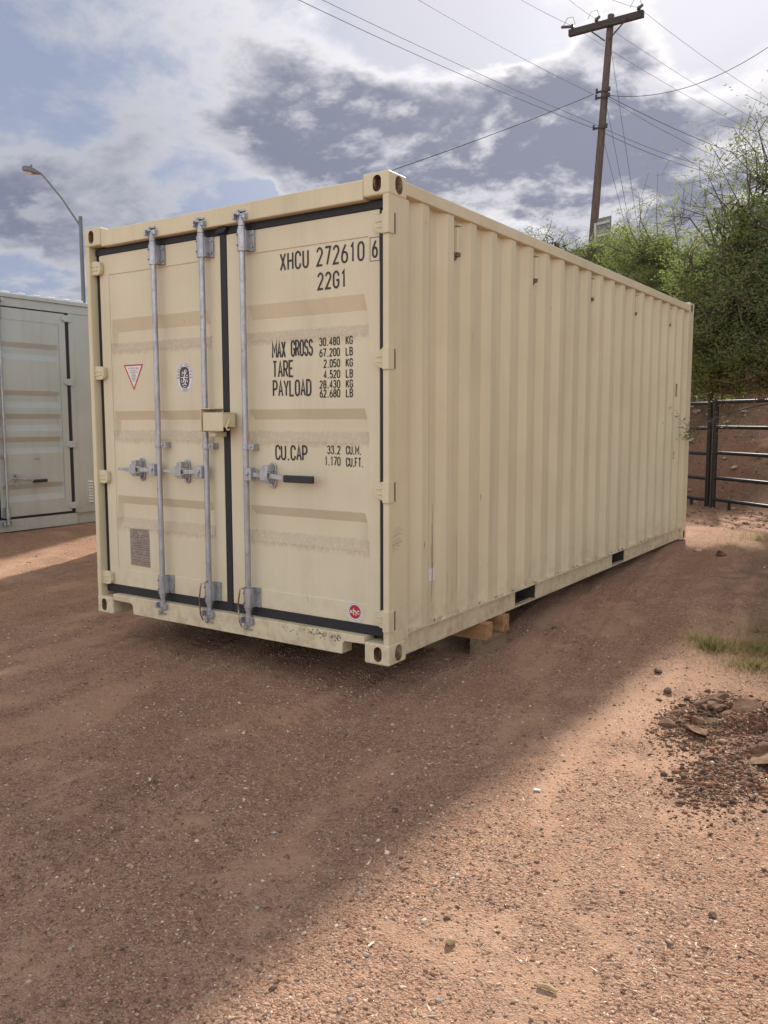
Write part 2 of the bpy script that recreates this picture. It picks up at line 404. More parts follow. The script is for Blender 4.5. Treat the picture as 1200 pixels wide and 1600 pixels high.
FN = np.array([0.60, 0.80])                                        # into the bank
def masks(x, y):
    red = np.exp(-(((x - 1.84) / 0.34) ** 2 + ((y - 0.66) / 0.42) ** 2) ** 2)
    red = red * sst(0.25, 0.6, fbm(x * 6, y * 6, 3) + 0.25)
    dk = np.exp(-(((x - 1.48) / 0.19) ** 2 + ((y - 0.66) / 0.33) ** 2) ** 2) + np.exp(-(((x - 1.74) / 0.17) ** 2 + ((y + 0.02) / 0.34) ** 2) ** 2) * 0.75
    dk = np.clip(dk, 0, 1) * sst(0.30, 0.62, fbm(x * 7 + 5, y * 7, 4) + 0.12)
    d = (x - FP[0]) * FN[0] + (y - FP[1]) * FN[1]
    bank = sst(-0.6, 0.9, d + (fbm(x * 1.5, y * 1.5, 3) - 0.5) * 1.2)
    red = np.maximum(red, bank * (0.35 + 0.4 * fbm(x * 1.1, y * 1.1, 4)))
    dk = np.maximum(dk, bank * sst(0.45, 0.7, fbm(x * 2.3 + 9, y * 2.3, 4)) * 0.8)
    dk = np.maximum(dk, 0.35 * sst(0.50, 0.75, fbm(x * 2.6 + 3, y * 1.6, 5, .65)))
    dk = np.maximum(dk, 0.95 * sst(1.3, 3.0, y) * sst(0.55, 1.15, x) * sst(0.20, 0.58, fbm(x * 2.7 + 1, y * 2.7, 5, .6)))   # darker mottled ground to the right of the container
    u = y * 0.99 - x * 0.15; v = x * 0.99 + y * 0.15                # wheel tracks run along the drive
    sandy = sst(0.50, 0.68, fbm(u * 0.75 + 31, v * 2.6 + 4, 6, 0.68)) * (1 - red) * (1 - bank)
    sandy = np.maximum(sandy, 0.9 * sst(0.58, 0.71, fbm(x * 2.4 + 3, y * 2.4 + 8, 6, .68)) * (1 - red) * (1 - bank))
    return sandy, np.clip(red, 0, 1), np.clip(dk * (1 - 0.7 * sandy), 0, 1), bank
def gz(x, y, fine=True):
    x = np.asarray(x, float); y = np.asarray(y, float)
    a = 0.195 * sst(0.6, 6.4, y) ; b = 0.165 * sst(6.15, 7.05, -x)
    z = -0.2 + np.maximum(a, b) + 0.012 * np.minimum(np.abs(y), 0)
    d = (x - FP[0]) * FN[0] + (y - FP[1]) * FN[1]
    z = z + 0.05 * sst(-2.5, 0.0, d)
    rise = np.clip(d - 0.15, 0, 6.0); z = z + 0.56 * rise * sst(0.0, 1.2, rise + 0.25) * (0.82 + 0.36 * fbm(x * 0.5, y * 0.5, 2))
    z = z + sst(0.1, 1.5, d) * (fbm(x * 1.6, y * 1.6, 4) - 0.5) * 0.42
    near_box = 1 - np.exp(-((np.maximum(np.abs(x + 1.22) - 1.3, 0) / 0.25) ** 2 + (np.maximum(np.abs(y - 4.8) - 1.4, 0) / 0.4) ** 2))
    z = z + (fbm(x * 0.8, y * 0.8, 3) - 0.5) * 0.045 * (0.2 + 0.8 * near_box)
    if fine:
        sandy, red, dk, bank = masks(x, y)
        u = y * 0.99 - x * 0.15; v = x * 0.99 + y * 0.15
        z = z + (fbm(u * 0.7 + 3, v * 9, 3) - 0.5) * 0.026 * (1 - bank)
        z = z + (fbm(x * 9, y * 9, 4, 0.6) - 0.5) * 0.020 * (1 - 0.6 * sandy)
        z = z + (fbm(x * 45, y * 45, 2) - 0.5) * 0.006 * (1 - 0.7 * sandy)
        for v0, am in ((-0.36, 1.0), (0.02, 0.6), (-1.55, .9), (0.62, .5)):      # old tyre tracks along the drive
            w_ = v - v0 + 0.05 * np.sin(u * 0.9 + v0 * 7)
            tr = sst(0.13, 0.10, np.abs(w_)) * sst(0.35, 0.6, fbm(u * 1.3 + v0 * 9, v * 1.3, 3) + .12) * (1 - bank)
            z = z - am * tr * (0.010 + 0.006 * np.sin((u + np.abs(w_) * .8) * 2 * np.pi / 0.075)) + am * 0.006 * np.exp(-((np.abs(w_) - 0.145) / 0.03) ** 2) * (1 - bank)
        heap = np.exp(-(((x - 1.75) / 0.40) ** 2 + ((y - 0.68) / 0.40) ** 2) ** 1.5)
        z = z + heap * (0.045 + (fbm(x * 8 + 2, y * 8, 4) - 0.4) * 0.13) + dk * (1 - bank) * (fbm(x * 22, y * 22, 3) - 0.45) * 0.035 * (x > 1.2) * (y < 1.2)
    return z
def gz1(x, y): return float(gz(np.array([x]), np.array([y]))[0])

def make_ground():
    def axis(segs):
        out = []
        for a, b, n in segs: out.append(np.linspace(a, b, n, endpoint=False))
        return np.concatenate(out + [np.array([segs[-1][1]])])
    xs = axis([(-400, -60, 12), (-60, -14, 24), (-14, -5, 50), (-5, -1.2, 90), (-1.2, 3.2, 270), (3.2, 8, 40), (8, 60, 26), (60, 400, 12)])
    ys = axis([(-400, -40, 12), (-40, -4, 24), (-4, -2.9, 12), (-2.9, 2.2, 310), (2.2, 9, 170), (9, 18, 110), (18, 60, 30), (60, 400, 14)])
    X, Y = np.meshgrid(xs, ys)
    Z = gz(X.ravel(), Y.ravel())
    V = np.stack([X.ravel(), Y.ravel(), Z], 1)
    nx, ny = len(xs), len(ys)
    i = np.arange(nx * ny).reshape(ny, nx)
    F = np.stack([i[:-1, :-1], i[:-1, 1:], i[1:, 1:], i[1:, :-1]], -1).reshape(-1, 4)
    me = np_mesh('ground', V, F, M['soil'])
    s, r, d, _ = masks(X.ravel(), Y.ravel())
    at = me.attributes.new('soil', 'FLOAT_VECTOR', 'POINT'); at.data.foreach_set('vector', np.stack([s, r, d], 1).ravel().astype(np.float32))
    me.polygons.foreach_set('use_smooth', np.ones(len(F), bool))
    o = link('ground', me); o['kind'] = 'structure'
def np_mesh(name, V, F, mat):
    me = bpy.data.meshes.new(name); k = F.shape[1]
    me.vertices.add(len(V)); me.vertices.foreach_set('co', np.ascontiguousarray(V, np.float32).ravel())
    me.loops.add(F.size); me.loops.foreach_set('vertex_index', F.ravel().astype(np.int32))
    me.polygons.add(len(F)); me.polygons.foreach_set('loop_start', np.arange(0, F.size, k, dtype=np.int32))
    me.polygons.foreach_set('loop_total', np.full(len(F), k, np.int32))
    me.materials.append(mat); me.update(calc_edges=True); me.validate()
    return me
make_ground()

# ------------------------------------------------------------------ shipping containers
TANK = M['tan']
def corrugated(length, z0, z1, first, outer, inner, period=0.278, start=0.0):
    """profile points (along, depth); outer flats end at first + k * period"""
    pts = [(start, outer)]
    u = first
    pts = []
    k0 = -1
    a = first - 0.07
    prof = []
    while a > start + 0.01: a -= period
    while a < length - 0.005:
        prof += [(a, outer), (a + 0.070, outer), (a + 0.138, inner), (a + 0.210, inner)]
        a += period
    def at(uu):
        for (p, d1), (q, d2) in zip(prof, prof[1:]):
            if p <= uu <= q: return d1 + (d2 - d1) * (uu - p) / max(q - p, 1e-6)
        return outer
    pts = [(start, at(start))] + [pp for pp in prof if start + 0.003 < pp[0] < length - 0.003] + [(length, at(length))]
    return pts
def wall_mesh(pts, z0, z1, axis):
    """axis 'y': points are (y, x); axis 'x': points are (x, y)"""
    mb = MB(); n = len(pts); vs = []
    for z in (z0, z1):
        for u, d in pts: vs.append((d, u, z) if axis == 'y' else (u, d, z))
    mb.add(vs, [(i, i + 1, n + i + 1, n + i) for i in range(n - 1)])
    return mb

def stadium(w, h, n=8):
    r = w / 2; k = h / 2 - r
    return [(r * math.cos(math.pi * i / n), k + r * math.sin(math.pi * i / n)) for i in range(n + 1)] + \
           [(r * math.cos(math.pi + math.pi * i / n), -k + r * math.sin(math.pi + math.pi * i / n)) for i in range(n + 1)]
def casting_mesh(mat):
    """corner casting with its outer corner at the origin, outer faces -y and +x, top +z at 0.118"""
    mb = MB().box(-0.162, 0, 0, 0.178, 0, 0.118)
    o = mb.build('temp', mat, bevel=0.011, seg=3)
    cuts = [MB().prism([(u - 0.072, v + 0.059) for u, v in stadium(0.052, 0.084)], 'y', -0.05, 0.05).build('temp', mat),
            MB().prism([(u + 0.098, v + 0.059) for u, v in stadium(0.070, 0.092)], 'x', -0.045, 0.05).build('temp', mat)]
    for c in cuts:
        md = o.modifiers.new('b', 'BOOLEAN'); md.operation = 'DIFFERENCE'; md.object = c; md.solver = 'EXACT'
    dg = bpy.context.evaluated_depsgraph_get()
    me = bpy.data.meshes.new_from_object(o.evaluated_get(dg))
    for q in [o] + cuts: bpy.data.objects.remove(q)
    me.materials.clear(); me.materials.append(mat); me.materials.append(M['rust'])
    for p in me.polygons:
        c = p.center
        inside = -0.159 < c.x < -0.0025 and 0.0025 < c.y < 0.175 and 0.002 < c.z < 0.116 and not (c.x < -0.148 or c.y > 0.165 or c.z < 0.012 or c.z > 0.106)
        deep = c.y > 0.004 and c.x < -0.004
        p.material_index = 1 if (inside and deep) else 0
    me.name = 'corner_casting'
    return me
def mirrored(me, sx, sy, sz=1):
    m = me.copy(); n = len(m.vertices)
    co = np.empty(n * 3, np.float32); m.vertices.foreach_get('co', co); co = co.reshape(-1, 3)
    co[:, 0] *= sx; co[:, 1] *= sy
    if sz < 0: co[:, 2] = 0.118 - co[:, 2]
    m.vertices.foreach_set('co', co.ravel())
    if sx * sy * sz < 0: m.flip_normals()
    m.update(); return m

def shell(root, x0, y0, z0, L, W, H, mat, cast, pockets=True, doors='y'):
    """posts, rails, castings, corrugated walls, floor and roof; the near right bottom corner of the box is x0, y0, z0"""
    X = lambda v: v + x0
    for sx in (1, -1):
        for sy in (1, -1):
            for top in (0, 1):
                me = cast[(sx, sy, top)]
                link('corner_casting', me, root, (x0 if sx > 0 else x0 - W, y0 if sy > 0 else y0 + L, z0 + (H - 0.118 if top else 0)))
    zt = z0 + H
    for s in (0, 1):
        xa, xb = (x0 - 0.040, x0 - 0.003) if s == 0 else (x0 - W + 0.003, x0 - W + 0.040)
        MB().box(xa, xb, y0 + 0.004, y0 + 0.205, z0 + 0.112, zt - 0.112).build('corner_post', mat, root, bevel=0.006, seg=2)
        MB().box(min(xa, xb) - (0.0 if s else 0.0), max(xa, xb), y0 + L - 0.205, y0 + L - 0.004, z0 + 0.112, zt - 0.112).build('corner_post', mat, root, bevel=0.006, seg=2)
        xa, xb = (x0 - 0.060, x0 - 0.0) if s == 0 else (x0 - W + 0.0, x0 - W + 0.060)
        MB().box(xa, xb, y0 + 0.178, y0 + L - 0.178, zt - 0.094, zt - 0.025).build('top_rail', mat, root, bevel=0.005, seg=2)
        # bottom rail: a channel with two fork pockets
        sg = 1 if s == 0 else -1; xo = x0 if s == 0 else x0 - W
        rail = MB()
        gaps = [(y0 + 1.638, y0 + 1.992), (y0 + 3.655, y0 + 4.000)] if pockets else []
        runs = []; a = y0 + 0.179
        for g0, g1 in gaps: runs.append((a, g0)); a = g1
        runs.append((a, y0 + L - 0.179))
        bx = lambda u0, u1, *r: rail.box(min(xo - sg * u0, xo - sg * u1), max(xo - sg * u0, xo - sg * u1), *r)
        for a, b in runs:
            bx(0.028, 0.036, a, b, z0 + 0.028, z0 + 0.142)
            bx(0.0285, 0.075, a, b, z0 + 0.018, z0 + 0.027)
        bx(0.002, 0.078, y0 + 0.179, y0 + L - 0.179, z0 + 0.1425, z0 + 0.152)
        for g0, g1 in gaps:
            tun = MB()
            for yy in (g0 - 0.006, g1):
                tun.box(min(xo - sg * 0.0365, xo - sg * 1.1), max(xo - sg * 0.0365, xo - sg * 1.1), yy, yy + 0.006, z0 + 0.028, z0 + 0.134)
            bx(0.030, 0.075, g0 + 0.001, g1 - 0.001, z0 + 0.018, z0 + 0.026)
            tun.box(min(xo - sg * 0.0755, xo - sg * 1.1), max(xo - sg * 0.0755, xo - sg * 1.1), g0 + 0.001, g1 - 0.001, z0 + 0.018, z0 + 0.026)
            tun.box(min(xo - sg * 0.079, xo - sg * 1.1), max(xo - sg * 0.079, xo - sg * 1.1), g0 + 0.001, g1 - 0.001, z0 + 0.1345, z0 + 0.1348)
            tun.box(min(xo - sg * 1.10, xo - sg * 1.11), max(xo - sg * 1.10, xo - sg * 1.11), g0, g1, z0 + 0.0265, z0 + 0.134)
            tun.build('fork_pocket', M['under'], root)  # dark colour stands in for the shade inside the pocket
        rail.build('bottom_rail', mat, root)
        pts = corrugated(y0 + L - 0.205, 0, 0, y0 + 0.42, xo - sg * 0.010, xo - sg * 0.046, start=y0 + 0.205)
        w = wall_mesh(pts, z0 + 0.152, zt - 0.090, 'y').build('side_wall', mat, root)
    # rear end
    pts = corrugated(x0 - 0.04, 0, 0, x0 - W + 0.30, y0 + L - 0.012, y0 + L - 0.046, start=x0 - W + 0.04)
    wall_mesh(pts, z0 + 0.14, zt - 0.09, 'x').build('end_wall', mat, root)
    MB().box(x0 - W + 0.162, x0 - 0.162, y0 + L - 0.10, y0 + L - 0.004, zt - 0.118, zt - 0.03).build('end_header', mat, root, bevel=0.005)
    MB().box(x0 - W + 0.162, x0 - 0.162, y0 + L - 0.10, y0 + L - 0.004, z0 + 0.02, z0 + 0.139).build('end_sill', mat, root, bevel=0.005)
    # roof with shallow pressed corrugations
    n = int((L - 0.36) / 0.21); mb = MB(); pr = []
    for i in range(n):
        a = y0 + 0.18 + i * 0.21
        pr += [(a, 0), (a + 0.09, 0), (a + 0.11, 0.018), (a + 0.19, 0.018)]
    pr.append((y0 + L - 0.18, 0)); m = len(pr)
    vs = [(xx, yy, zt - 0.028 + dz) for xx in (x0 - W + 0.05, x0 - 0.05) for yy, dz in pr]
    mb.add(vs, [(i, i + 1, m + i + 1, m + i) for i in range(m - 1)])
    mb.build('roof_panel', mat, root)
    fl = MB().box(x0 - W + 0.08, x0 - 0.08, y0 + 0.10, y0 + L - 0.10, z0 + 0.135, z0 + 0.165)
    fl.build('floor', M['under'], root)
    for k in range(int((L - 0.5) / 0.42)):
        yy = y0 + 0.4 + k * 0.42
        if any(g0 - 0.05 < yy < g1 + 0.05 for g0, g1 in gaps): continue
        MB().box(x0 - W + 0.08, x0 - 0.08, yy, yy + 0.045, z0 + 0.03, z0 + 0.1345).build('cross_member', M['under'], root)

W_, L_, H_ = 2.438, 6.058, 2.591
def castset(mat, mirror_faces=True):
    base = casting_mesh(mat)
    return {(sx, sy, top): mirrored(base, sx, sy, -1 if top else 1) for sx in (1, -1) for sy in (1, -1) for top in (0, 1)}
CAST = castset(M['tan'])

tan = thing('shipping_container', 'tan corrugated steel shipping container with double doors and black gaskets', 'container', (-1.219, 3.0, 0.0))
shell(tan, 0, 0, 0, L_, W_, H_, M['tan'], CAST)
YD = 0.055                                                        # front face of the door leaves
MB().box(-2.274, -0.164, 0.006, 0.13, 2.463, 2.567).build('door_header', M['tan'], tan, bevel=0.006, seg=2)
sill = MB().prism([(-2.274, 0.143), (-2.274, 0.100), (-2.10, 0.096), (-2.078, 0.085), (-2.070, 0.024), (-0.318, 0.024), (-0.312, 0.085), (-0.300, 0.099), (-0.164, 0.102), (-0.164, 0.143)], 'y', 0.004, 0.10)
sill.build('door_sill', M['tan'], tan, bevel=0.003)
MB().box(-2.384, -0.053, 0.10, 0.12, 0.144, 2.46).build('inner_seal', M['rubber'], tan)

def leaf_door(xl, xr, pl, pr):
    """one door leaf: hollow-section frame, pressed panel, gaskets"""
    fr = MB()
    zt, zb, pt, pb = 2.418, 0.200, 2.287, 0.314
    # one frame ring front face with real thickness
    vs = [(xl, YD, zb), (xr, YD, zb), (xr, YD, zt), (xl, YD, zt), (pl, YD, pb), (pr, YD, pb), (pr, YD, pt), (pl, YD, pt)]
    vs += [(x, YD + 0.045, z) for x, _, z in vs]
    fs = [(0, 1, 5, 4), (1, 2, 6, 5), (2, 3, 7, 6), (3, 0, 4, 7)]
    fs += [tuple(8 + i for i in reversed(f)) for f in fs]
    fs += [(i, 8 + i, 8 + (i + 1) % 4, (i + 1) % 4) for i in range(4)] + [(4 + i, 4 + (i + 1) % 4, 12 + (i + 1) % 4, 12 + i) for i in range(4)]
    fr.add(vs, fs)
    door = fr.build('door', M['tan_door'], tan, bevel=0.0025)
    ys = YD + 0.005
    zs = [(pt + 0.002, 0)]
    for g in (G1, G2, G3): zs += [(g[0], 0), (g[1], 0.030), (g[2], 0.030), (g[3], 0)]
    zs.append((pb - 0.002, 0))
    xs = [pl - 0.001, pl + 0.012, pl + 0.030, pr - 0.030, pr - 0.012, pr + 0.001]
    pm = MB(); vs = []
    for z, d in zs:
        for i, x in enumerate(xs): vs.append((x, ys + (d if i in (2, 3) else 0), z))
    n = len(xs); fs = [(r * n + i, r * n + i + 1, (r + 1) * n + i + 1, (r + 1) * n + i) for r in range(len(zs) - 1) for i in range(n - 1)]
    pm.add(vs, fs); pm.build('panel', M['tan_panel'], door)
    return door
DL = leaf_door(-2.362, -1.242, -2.270, -1.330)
DR = leaf_door(-1.190, -0.093, -1.050, -0.165)
def strip(door, *b): return MB().box(*b).build('gasket', M['rubber'], door, bevel=0.004)
strip(DL, -2.397, -1.243, 0.052, 0.075, 2.4185, 2.462); strip(DR, -1.189, -0.0535, 0.052, 0.075, 2.4185, 2.462)
strip(DL, -2.397, -1.243, 0.052, 0.075, 0.1445, 0.1995); strip(DR, -1.189, -0.0535, 0.052, 0.075, 0.1445, 0.1995)
strip(DL, -2.3975, -2.3625, 0.060, 0.085, 0.201, 2.417); strip(DR, -0.0925, -0.0535, 0.054, 0.075, 0.201, 2.417)
strip(DL, -1.2415, -1.1905, 0.049, 0.075, 0.150, 2.458)
MB().prism([(-1.262, 2.432), (-1.240, 2.425), (-1.19, 2.425), (-1.165, 2.452), (-1.175, 2.472), (-1.215, 2.476), (-1.235, 2.462)], 'y', 0.030, 0.0515).build('seal_flap', M['rubber'], DL, bevel=0.003)

HZ = (2.335, 1.645, 0.945, 0.246)
def hinge_left():
    mb = MB()
    mb.prism([(-0.004, 0.046), (-0.060, 0.044), (-0.095, 0.034), (-0.100, -0.02), (-0.090, -0.040), (-0.060, -0.046), (-0.004, -0.044)], 'y', -0.018, 0.012)
    mb.prism([(-0.006, 0.018), (-0.080, 0.014), (-0.080, 0.006), (-0.006, 0.009)], 'y', -0.023, -0.017)
    mb.prism([(-0.006, -0.012), (-0.080, -0.010), (-0.080, -0.018), (-0.006, -0.021)], 'y', -0.023, -0.017)
    mb.box(0.000, 0.040, -0.022, 0.018, -0.050, 0.050)
    return mb
hl = hinge_left()
hl.v = [(-x, y, z) for x, y, z in hl.v]
HL = hl.mesh('hinge', M['tan'], bevel=0.004, seg=2)
hr = MB()
hr.prism([(-0.004, 0.052), (-0.035, 0.052), (-0.050, 0.036), (-0.075, 0.034), (-0.082, 0.0), (-0.070, -0.030), (-0.040, -0.045), (-0.004, -0.052)], 'y', 0.026, 0.052)
hr.prism([(-0.006, 0.022), (-0.066, 0.016), (-0.066, 0.008), (-0.006, 0.012)], 'y', 0.022, 0.027)
hr.prism([(-0.006, -0.012), (-0.062, -0.010), (-0.062, -0.018), (-0.006, -0.021)], 'y', 0.022, 0.027)
hr.box(0.000, 0.040, -0.012, 0.044, -0.056, 0.056)
HR = hr.mesh('hinge', M['tan'], bevel=0.004, seg=2)
hg = MB().box(0.0005, 0.0045, 0.010, 0.048, -0.054, 0.054).mesh('hinge_slot', M['dark_sticker'])
for z in HZ:
    link('hinge', HL, DL, (-2.414, 0.040, z))
    link('hinge', HR, DR, (-0.036, 0.004, z))
    MB().box(-0.0025, 0.0010, 0.049, 0.064, z - 0.050, z + 0.050).build('hinge_slot', M['slot'], DR)
    MB().box(-0.0028, 0.0035, 0.0645, 0.068, z - 0.054, z + 0.054).build('hinge_lug', M['tan'], DR)

# locking gear
def lock_bar(door, x, side):
    """rod, four housings, cams and keepers, guide bracket"""
    yb = 0.008
    MB().path([(x, yb, 0.125), (x, yb, 2.505)], 0.0175, 14).build('locking_bar', M['zinc'], door, smooth=True)
    for zc, up in ((2.357, 1), (0.262, -1)):
        h = MB()
        h.path([(x, yb, zc - 0.060), (x, yb, zc + 0.060)], 0.0285, 14)
        h.path([(x, yb, zc + up * 0.062), (x, yb, zc + up * 0.078)], 0.0235, 14)
        h.box(x + 0.006, x + 0.062, 0.040, 0.0545, zc - 0.058, zc + 0.058)
        h.box(x + 0.028, x + 0.034, 0.006, 0.0395, zc - 0.056, zc + 0.056)
        h.path([(x + 0.050, 0.0395, zc - 0.035), (x + 0.050, 0.030, zc - 0.035)], 0.007, 6)
        h.path([(x + 0.050, 0.0395, zc + 0.035), (x + 0.050, 0.030, zc + 0.035)], 0.007, 6)
        h.path([(x - 0.012, yb - 0.0255, zc + 0.03), (x - 0.012, yb - 0.0295, zc + 0.03)], 0.005, 6, mi=1)
        h.path([(x - 0.012, yb - 0.0255, zc - 0.03), (x - 0.012, yb - 0.0295, zc - 0.03)], 0.005, 6, mi=1)
        h.build('bar_housing', [M['zinc'], M['dark_sticker']], door, smooth=True)
        ze = 2.478 if up > 0 else 0.112
        c = MB()
        c.path([(x, yb, ze - up * 0.040), (x, yb, ze)], 0.022, 12)
        c.prism([(x - 0.030, 0.000), (x + 0.026, -0.012), (x + 0.034, 0.010), (x + 0.010, 0.026), (x - 0.026, 0.024)], 'z', ze + up * 0.001, ze + up * 0.017)
        c.prism([(x - 0.020, -0.020), (x - 0.004, -0.026), (x + 0.006, -0.010), (x - 0.012, -0.002)], 'z', ze + up * 0.0175, ze + up * 0.034)
        c.build('locking_cam', M['zinc'], door, bevel=0.002)
        k = MB()
        k.box(x - 0.044, x + 0.050, 0.0005, 0.0036, ze - 0.010, ze + 0.034)
        k.box(x - 0.042, x - 0.030, -0.026, 0.0005, ze - 0.004, ze + 0.030)
        k.box(x + 0.036, x + 0.048, -0.022, 0.0005, ze - 0.006, ze + 0.024)
        k.box(x - 0.029, x + 0.035, -0.008, 0.0035, ze + up * 0.036, ze + up * 0.046) if up > 0 else k.box(x - 0.029, x + 0.035, -0.008, 0.0030, ze - 0.046, ze - 0.036)
        k.path([(x - 0.012, -0.012, ze + up * 0.034), (x - 0.012, -0.012, ze + up * 0.048)], 0.009, 8)
        k.build('cam_keeper', M['zinc'], tan, bevel=0.002)
    g = MB()
    g.path([(x, yb, 1.152), (x, yb, 1.186)], 0.024, 12)
    g.box(x + 0.018, x + 0.060, 0.004, 0.012, 1.153, 1.185)
    g.box(x + 0.052, x + 0.060, 0.0125, 0.0545, 1.150, 1.188)
    g.path([(x + 0.040, 0.003, 1.169), (x + 0.040, -0.004, 1.169)], 0.007, 6)
    g.build('bar_guide', M['zinc'], door, bevel=0.0015)
    # handle hub on the rod and the swinging handle
    s = side
    hub = MB().box(min(x + s * 0.012, x + s * 0.066), max(x + s * 0.012, x + s * 0.066), -0.026, 0.022, 0.972, 1.048)
    hub.path([(x + s * 0.036, -0.026, 1.012), (x + s * 0.036, -0.035, 1.012)], 0.012, 6)
    hub.path([(x + s * 0.036, -0.026, 0.99), (x + s * 0.036, -0.030, 0.99)], 0.006, 6)
    hub.build('handle_hub', M['zinc'], door, bevel=0.003)
def handle(door, x, s, xe, tip, keep, grip):
    a, b = x + s * 0.067, xe
    mb = MB()
    mb.prism([(a, 0.994), (a, 1.022), (keep + s * 0.05, 1.018), (tip, 1.014 if not grip else 1.006), (tip, 1.000 if not grip else 0.982), (keep + s * 0.05, 0.990)], 'y', -0.012, -0.002)
    mb.build('handle', M['zinc'], door, bevel=0.002)
    if grip:
        MB().box(min(tip + s * 0.001, xe), max(tip + s * 0.001, xe), -0.018, 0.004, 0.972, 1.014).build('handle_grip', M['black_plastic'], door, bevel=0.005, seg=2)
    k = MB()
    k.prism([(keep + u, 1.005 + v) for u, v in stadium(0.054, 0.152)], 'y', 0.045, 0.0545)
    k.prism([(keep - 0.020, 1.030), (keep - 0.022, 1.062), (keep + 0.018, 1.068), (keep + 0.022, 1.028)], 'y', -0.020, 0.0445)
    k.box(keep - 0.030, keep + 0.024, -0.030, -0.0205, 0.975, 1.040)
    k.box(keep - 0.022, keep + 0.020, -0.019, 0.0445, 0.962, 0.982)
    for zz in (0.950, 1.064): k.path([(keep, 0.0448, zz), (keep, 0.034, zz)], 0.011, 8)
    k.build('handle_keeper', M['zinc'], door, bevel=0.003)
for door, x, s in ((DL, -1.776, -1), (DL, -1.351, -1), (DR, -1.021, 1)): lock_bar(door, x, s)
handle(DL, -1.776, -1, -2.155, -2.160, -1.992, False)
handle(DL, -1.351, -1, -1.720, -1.722, -1.568, False)
handle(DR, -1.021, 1, -0.500, -0.715, -0.850, True)
# lock box over the seam
lb = MB()
lb.box(-1.285, -1.120, -0.078, -0.072, 1.262, 1.372)                              # front plate
lb.box(-1.285, -1.120, -0.0715, 0.040, 1.366, 1.372)
lb.box(-1.285, -1.279, -0.0715, 0.040, 1.262, 1.3655)
lb.box(-1.126, -1.120, -0.0715, 0.030, 1.285, 1.3655)
lb.build('lock_box', M['tan'], DL, bevel=0.003)
MB().box(-1.322, -1.316, -0.060, 0.0545, 1.258, 1.398).box(-1.3155, -1.245, -0.058, 0.0545, 1.392, 1.398).build('lock_box_bracket', M['tan'], DL, bevel=0.0015)
MB().box(-1.262, -1.215, -0.045, 0.0545, 1.228, 1.256).build('lock_box_stop', M['tan'], DL, bevel=0.003)
MB().path([(-1.112, -0.030, 1.330), (-1.110, -0.050, 1.300), (-1.108, -0.062, 1.282), (-1.106, -0.056, 1.270), (-1.104, -0.040, 1.272)], 0.0055, 8).build('lock_hook', M['tan'], DL, smooth=True)
# dangling seal cables at the bottom housings
for i, (x, d) in enumerate(((-1.351, DL), (-1.021, DR))):
    pts = [(x + 0.02, -0.025, 0.335), (x - 0.035, -0.028, 0.315), (x - 0.052, -0.028, 0.22), (x - 0.048, -0.026, 0.12), (x - 0.030, -0.022, 0.08)]
    MB().path(pts, 0.0045, 6).build('seal_cable', M['rust'], d, smooth=True)

